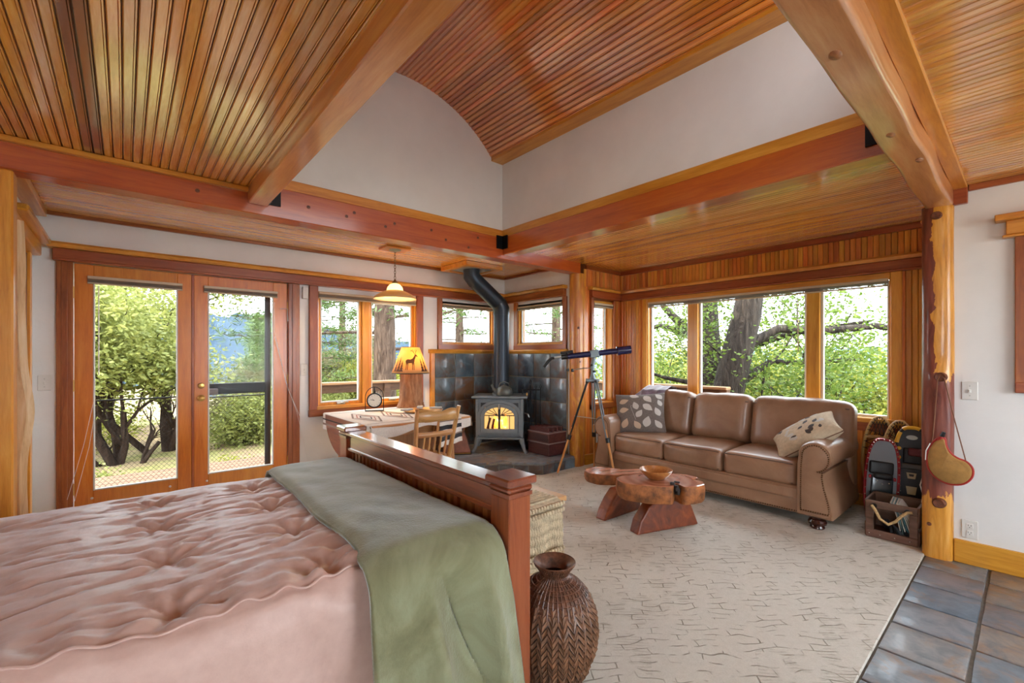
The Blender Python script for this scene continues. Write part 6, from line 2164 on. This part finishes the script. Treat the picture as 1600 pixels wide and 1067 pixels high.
def valley(u, v):
    az = R(20 + 105 * u); d = 70 + 850 * v
    return Vector((math.sin(az) * d, math.cos(az) * d, -28 - 110 * v ** .6 + 6 * nz(u * 30, v * 20)))
g.grid(valley, 90, 40)
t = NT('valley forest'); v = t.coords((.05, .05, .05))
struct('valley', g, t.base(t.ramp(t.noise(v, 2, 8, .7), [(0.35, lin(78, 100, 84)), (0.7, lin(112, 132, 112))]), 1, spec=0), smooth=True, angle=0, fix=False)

# ---- trees
def leaf_mat(name, cols, trans=.35):
    t = NT(name)
    v = t.coords()
    col = t.ramp(t.noise(v, 1.7, 4, .7), [(0.3, lin(cols[0])), (0.5, lin(cols[1])), (0.72, lin(cols[2]))])
    fine = t.noise(v, 13, 2, .7)
    col = t.mix(t.ramp(fine, [(0.4, (0, 0, 0, 1)), (0.65, (.5, .5, .5, 1))]), col, lin(cols[2]))
    t.base(col, .55, spec=.3)
    tr_ = t.n('BsdfTranslucent'); t.l(col, tr_.inputs[0])
    mx = t.n('MixShader'); mx.inputs[0].default_value = trans
    t.l(t.b.outputs[0], mx.inputs[1]); t.l(tr_.outputs[0], mx.inputs[2]); t.l(mx.outputs[0], t.t.nodes['Material Output'].inputs[0])
    return t.m
M_l_olive = leaf_mat('olive oak leaf', [(84, 92, 44), (124, 132, 66), (172, 172, 100)])
M_l_oak = leaf_mat('fresh oak leaf', [(50, 72, 22), (82, 106, 38), (136, 152, 70)], .4)
M_l_yel = leaf_mat('yellow green leaf', [(96, 110, 36), (140, 146, 56), (190, 184, 92)], .45)
M_l_pine = leaf_mat('pine needle', [(44, 62, 28), (70, 92, 44), (112, 130, 66)], .2)
M_l_brown = leaf_mat('dusty shrub leaf', [(92, 78, 56), (116, 108, 74), (142, 140, 96)])
def bark_mat(name, c0, c1, c2):
    t = NT(name)
    v = t.coords((7, 7, 1.4))
    f = t.noise(v, 2.2, 6, .65, 1.0)
    t.bump(f, 1.0, .05)
    return t.base(t.ramp(f, [(0.35, lin(c0)), (0.55, lin(c1)), (0.75, lin(c2))]), .9, spec=.2)
M_b_oak = bark_mat('oak bark', (38, 32, 28), (66, 58, 52), (96, 86, 76))
M_b_pine = bark_mat('pine bark', (58, 44, 36), (96, 78, 66), (134, 116, 102))
M_b_dark = bark_mat('manzanita bark', (34, 24, 20), (58, 44, 36), (84, 68, 56))

def fast_quads(name, V, mat, parent):
    """V: (n,4,3) array of quads"""
    n = len(V)
    me = bpy.data.meshes.new(name)
    me.vertices.add(n * 4); me.loops.add(n * 4); me.polygons.add(n)
    me.vertices.foreach_set('co', V.reshape(-1).astype(np.float32))
    me.loops.foreach_set('vertex_index', np.arange(n * 4, dtype=np.int32))
    me.polygons.foreach_set('loop_start', np.arange(0, n * 4, 4, dtype=np.int32))
    me.update(calc_edges=True)
    me.materials.append(mat)
    return link(name, me, parent)
def leaf_quads(cen, size, rng, aspect=.5, flat=.5, needle=False):
    n = len(cen)
    d = rng.normal(size=(n, 3)); d[:, 2] *= (1 - flat); d /= np.linalg.norm(d, axis=1)[:, None]
    e = rng.normal(size=(n, 3)); e -= (e * d).sum(1)[:, None] * d; e /= np.linalg.norm(e, axis=1)[:, None]
    s = size * rng.uniform(.6, 1.3, (n, 1))
    V = np.stack([cen - d * s * .5, cen + e * s * aspect * .5, cen + d * s * .5, cen - e * s * aspect * .5], 1)
    return V
def grow(g, tips, p, d, L_, r, depth, rng, spread=.7, up=.12, shrink=.72, nseg=4, kids=(2, 4)):
    pts, rad = [p.copy()], [r]
    q, dd = p.copy(), d.normalized()
    for i in range(nseg):
        dd = (dd + Vector(rng.normal(0, .16, 3)) + Vector((0, 0, up))).normalized()
        q = q + dd * (L_ / nseg)
        pts.append(q.copy()); rad.append(r * (1 - .40 * (i + 1) / nseg))
        if depth <= 1:
            tips.append(q.copy())
    g.tube(pts, rad, 6 if r > .04 else 4, caps=False)
    if depth <= 0:
        return
    for k in range(rng.integers(*kids)):
        i = rng.integers(2, nseg + 1)
        nd = (dd + Vector(rng.normal(0, spread, 3))).normalized()
        grow(g, tips, pts[i], nd, L_ * shrink * rng.uniform(.8, 1.2), rad[i] * .68, depth - 1, rng, spread, up, shrink, nseg, kids)

def broadleaf(name, label, base, stems, leafm, barkm, nleaf, size, spread=.28, seed=0, cat='tree', group=None, depth=3, sp=.65, extra=None, up=.10, zmin=None):
    """stems: list of (direction, length, radius)"""
    rng = np.random.default_rng(seed)
    r = thing(name, label, cat, base, 0, group)
    g, tips = G(), []
    for d, L_, rad in stems:
        grow(g, tips, Vector((rng.uniform(-.08, .08), rng.uniform(-.08, .08), -.3)), Vector(d), L_, rad, depth, rng, sp, up)
    if extra:
        for pts, rads, tip in extra:
            g.tube(pts, rads, 10, caps=False)
            if tip:
                tips += [Vector(p) for p in pts[len(pts) // 2:]]
    g.build('trunk', barkm, r, True, 60, fix=False)
    T = np.array([tuple(t_) for t_ in tips if zmin is None or t_.z > zmin])
    c = T[rng.integers(0, len(T), nleaf)] + rng.normal(0, spread, (nleaf, 3)) * np.array([1, 1, .7])
    stuff(fast_quads('foliage', leaf_quads(c, size, rng), leafm, r))
    return r
def pine(name, label, base, h, r0, nbr, nneedle, seed, low=.2, reach=2.6, cat='pine tree', group=None, leafm=None, size=.16, clump=.16):
    rng = np.random.default_rng(seed)
    r = thing(name, label, cat, base, 0, group)
    g = G()
    g.tube([(.03 * h * .1 * nz(k, seed), .03 * h * .1 * nz(k, seed, 3), h * k / 10 - .4) for k in range(11)], [r0 * (1 - .085 * k) for k in range(11)], 16, caps=False)
    tips = []
    for k in range(nbr):
        z = h * (low + (1 - low) * (k / nbr) ** .9)
        a = k * 2.4 + rng.uniform(-.4, .4)
        L_ = reach * (1 - .75 * (z / h) ** 1.3) * rng.uniform(.7, 1.1)
        pts = []
        for i in range(6):
            q = i / 5
            pts.append((math.cos(a + .2 * q * nz(k, 1)) * L_ * q, math.sin(a) * L_ * q, z + L_ * (.10 * q - .30 * q * q + .20 * q ** 3)))
        g.tube(pts, [r0 * .16 * (1 - .15 * i) * (1 - .6 * z / h) + .004 for i in range(6)], 5, caps=False)
        for i in range(2, 6):
            tips.append(pts[i])
            for s_ in (-1, 1):
                e = L_ * .24 * (1 - .1 * i)
                q = (pts[i][0] - math.sin(a) * s_ * e + math.cos(a) * e * .5, pts[i][1] + math.cos(a) * s_ * e + math.sin(a) * e * .5, pts[i][2] + .04)
                g.tube([pts[i], q], .008, 4, caps=False)
                tips.append(q); tips.append(tuple((u_ + w_) / 2 for u_, w_ in zip(pts[i], q)))
    g.build('trunk', M_b_pine, r, True, 60, fix=False)
    T = np.array(tips)
    c = T[rng.integers(0, len(T), nneedle)] + rng.normal(0, clump, (nneedle, 3)) * np.array([1, 1, .55])
    stuff(fast_quads('needles', leaf_quads(c, size, rng, .16, .3), leafm or M_l_pine, r))
    return r

def G0(x, y): return (x, y, gh(x, y))
# beyond the glass doors
broadleaf('scrub_oak', 'spreading olive green scrub oak with fanned dark stems behind the left glass door', G0(-.05, 9.9), [((-.9, .2, 1), 1.5, .07), ((-.45, .3, 1), 1.7, .08), ((.0, .2, 1), 1.6, .07), ((.45, .1, 1), 1.2, .065), ((.9, -.1, .8), .9, .05), ((-.5, -.3, 1.4), 1.9, .07)], M_l_olive, M_b_dark, 26000, .085, .30, 3, zmin=1.45)
broadleaf('scrub_oak', 'taller olive green oak at the right edge of the left glass door', G0(.62, 10.6), [((-.1, 0, 1), 1.6, .12), ((-.5, .3, 1), 1.7, .07), ((.1, .2, 1), 1.0, .06)], M_l_olive, M_b_dark, 20000, .085, .32, 5, zmin=1.35)
broadleaf('scrub_oak', 'tall green oak rising behind the others at the left glass door', G0(-1.0, 13.2), [((.1, 0, 1), 2.9, .14), ((.5, 0, 1), 2.8, .12), ((-.4, .2, 1), 2.8, .12)], M_l_olive, M_b_dark, 26000, .11, .42, 8)
broadleaf('scrub_oak', 'green oak crown in the upper right of the left glass door', G0(-.6, 15.5), [((.0, 0, 1), 2.9, .14), ((.5, .2, 1), 2.4, .1), ((-.5, .2, 1), 2.8, .1)], M_l_olive, M_b_dark, 22000, .11, .42, 10)
for k, (x, y, h_, n_, lab) in enumerate(((2.0, 10.6, .58, 13000, 'low grey green shrub left of the others behind the right glass door'), (2.75, 12.2, .66, 15000, 'bushy grey green shrub in the middle of the right glass door'), (3.5, 11.4, .60, 13000, 'dark grey green shrub at the right edge of the right glass door'), (3.3, 15.5, .9, 16000, 'olive shrub rising behind the lower shrubs at the right glass door'), (5.0, 17.5, 1.0, 14000, 'olive shrub behind the right stile of the right glass door'))):
    broadleaf('shrub', lab, G0(x, y), [((-.8, .1, .8), h_, .05), ((.7, 0, .9), h_, .05), ((0, .2, 1), h_ * 1.1, .06), ((-.3, -.4, .8), h_, .04), ((.4, -.5, .7), h_, .04)], M_l_brown if k % 2 else M_l_olive, M_b_dark, n_, .075, .22, 20 + k, 'shrub', 'shrubs beyond the deck')
for k, (x, y, h_, lab) in enumerate(((-.35, 7.75, .30, 'small green bush at the deck edge low in the left glass door'), (-.55, 11.6, .65, 'bright green bush behind the left glass door near its left side'), (1.35, 8.6, .12, 'small tuft of green plants on the bare ground by the left glass door'))):
    broadleaf('bush', lab, G0(x, y), [((-.6, .1, .8), h_, .02), ((.6, 0, .9), h_, .02), ((0, .2, 1), h_, .02)], M_l_yel if k else M_l_olive, M_b_dark, 3500, .06, .14, 40 + k, 'bush', None, 2)
pine('pine_tree', 'young pine standing against the mountain in the right glass door', (8.3, 40.5, -2.6), 7.2, .14, 44, 9000, 51, .3, 1.7, size=.34, clump=.30)
# beyond the window above the table and the two corner windows
pine('pine_tree', 'big pine trunk right behind the window above the table', (4.12, 8.85, -.9), 13, .27, 46, 15000, 61, .18, 2.6, size=.17, clump=.15)
pine('pine_tree', 'dark pine filling the left light of the window above the table', (3.6, 12.4, -1.0), 9, .11, 60, 16000, 62, .16, 2.2, size=.17)
pine('pine_tree', 'pine behind the mullion of the window above the table', (6.4, 17.5, -1.5), 11, .18, 54, 14000, 63, .12, 3.0, size=.22, clump=.2)
pine('pine_tree', 'pine with its trunk in the middle of the corner window left of the stove pipe', (10.1, 14.9, -3.0), 15, .24, 64, 20000, 64, .1, 3.2, size=.2, clump=.2)
pine('pine_tree', 'pine with its trunk at the right of the corner window right of the stove pipe', (12.4, 11.8, -3.5), 15, .26, 64, 20000, 65, .1, 3.2, size=.2, clump=.2)
for k, (x, y, h_, m_, lab) in enumerate(((4.3, 13.4, 1.0, M_l_brown, 'brownish shrub under the pine in the left light of the table window'), (5.2, 12.2, .9, M_l_yel, 'green shrub below the pine between the lights of the table window'), (5.9, 15.0, 1.3, M_l_brown, 'dusty shrub behind the lamp in the table window'))):
    broadleaf('shrub', lab, G0(x, y), [((-.7, .1, .8), h_, .04), ((.7, 0, .9), h_, .04), ((0, .2, 1), h_, .05), ((.2, -.6, .8), h_, .04)], m_, M_b_dark, 11000, .075, .22, 70 + k, 'shrub', 'shrubs beyond the deck')
# beyond the sofa window
b1_ = Vector((7.95, 3.80, gh(7.95, 3.8)))
ex1 = [([(0, 0, -.4), (0, 0, .8), (.02, -.02, 1.7), (-.02, .02, 2.6), (.0, .05, 3.6)], [.31, .27, .25, .22, .18], False),
       ([(-.01, 0, 2.35), (-.12, .16, 2.62), (-.20, .32, 2.85), (-.35, .7, 3.3)], [.13, .11, .09, .05], True),
       ([(-.08, .3, 2.75), (-.1, .9, 2.95), (-.15, 1.6, 2.80)], [.07, .05, .02], True),
       ([(.0, 0, 2.2), (.3, -.5, 2.5), (.5, -1.2, 2.75), (.7, -2.2, 2.9)], [.08, .06, .05, .02], True)]
broadleaf('oak_tree', 'dark upright oak trunk behind the middle light of the sofa window', tuple(b1_), [((.1, .6, 1), 1.9, .06), ((.3, -.7, 1.1), 2.0, .06), ((-.3, .9, .9), 1.7, .05)], M_l_oak, M_b_oak, 8000, .075, .36, 81, extra=ex1, depth=3)
b2_ = Vector((6.9, 3.11, gh(6.9, 3.11)))
rr = Vector((.757, -.6535, 0))
def rp(a, z, f=0.0):
    q = rr * a + Vector((.6535, .757, 0)) * f
    return (q.x, q.y, z)
ex2 = [([rp(-.03, -.4), rp(0, .5), rp(.06, 1.2), rp(.22, 1.9), rp(.40, 2.6), rp(.52, 3.4)], [.28, .24, .225, .22, .20, .17], False),
       ([rp(.22, 1.95), rp(.55, 2.20, .1), rp(.95, 2.40, .1), rp(1.5, 2.35, 0), rp(2.2, 2.42, -.2), rp(2.9, 2.3, -.3)], [.085, .075, .065, .06, .05, .03], True),
       ([rp(.10, 1.35), rp(.5, 1.62, .3), rp(1.0, 1.88, .4), rp(1.6, 1.86, .3), rp(2.3, 1.93, .2)], [.06, .05, .05, .04, .02], True),
       ([rp(1.75, 1.88, .3), rp(1.82, 1.6, .3), rp(1.80, 1.2, .35), rp(1.86, .95, .3)], [.025, .022, .02, .01], True),
       ([rp(.12, 1.3), rp(-.35, 1.55, .3), rp(-.7, 1.62, .4), rp(-1.1, 1.75, .5)], [.05, .04, .03, .015], True),
       ([rp(.9, 1.75, .4), rp(.85, 1.3, .4), rp(1.0, .9, .4)], [.02, .015, .01], True)]
broadleaf('oak_tree', 'leaning grey oak trunk with dark branches right of the upright trunk', tuple(b2_), [((.9, -.9, .9), 1.7, .03), ((.4, -.2, 1.2), 1.9, .05)], M_l_oak, M_b_oak, 9000, .07, .30, 83, extra=ex2, depth=3)
tq = [(9.2, 1.9, -1.2, 'leafy young oak in the right light of the sofa window'), (11.0, 5.6, -2.0, 'leafy oak behind the left light of the sofa window'), (10.6, 3.2, -2.0, 'leafy oak crown between the trunks and the right mullion of the sofa window')]
for k, (x, y, z_, lab) in enumerate(tq):
    broadleaf('oak_tree', lab, (x, y, gh(x, y)), [((.2, .3, 1), 2.3, .08), ((-.4, -.3, 1), 2.2, .07), ((.3, -.5, 1), 2.3, .06)], M_l_oak if k != 1 else M_l_yel, M_b_oak, 4200, .09, .40, 90 + k, depth=3)
for k, (x, y, h_, lab) in enumerate(((10.2, 1.2, 1.5, 'yellow green bush low in the right light of the sofa window'), (11.5, 3.0, 1.9, 'yellow green bush low behind the right mullion of the sofa window'), (13.0, 5.0, 2.3, 'yellow green bush low behind the middle of the sofa window'), (12.6, 1.9, 2.4, 'tall yellow green bush in the lower right of the sofa window'), (12.0, 7.2, 2.3, 'yellow green bush low behind the left light of the sofa window'))):
    broadleaf('bush', lab, (x, y, gh(x, y)), [((-.6, .1, 1), h_, .04), ((.6, 0, 1), h_, .04), ((0, .4, 1), h_ * 1.1, .05), ((.1, -.6, 1), h_, .04)], M_l_yel, M_b_dark, 11000, .10, .34, 100 + k, 'bush', 'bushes below the sofa window')
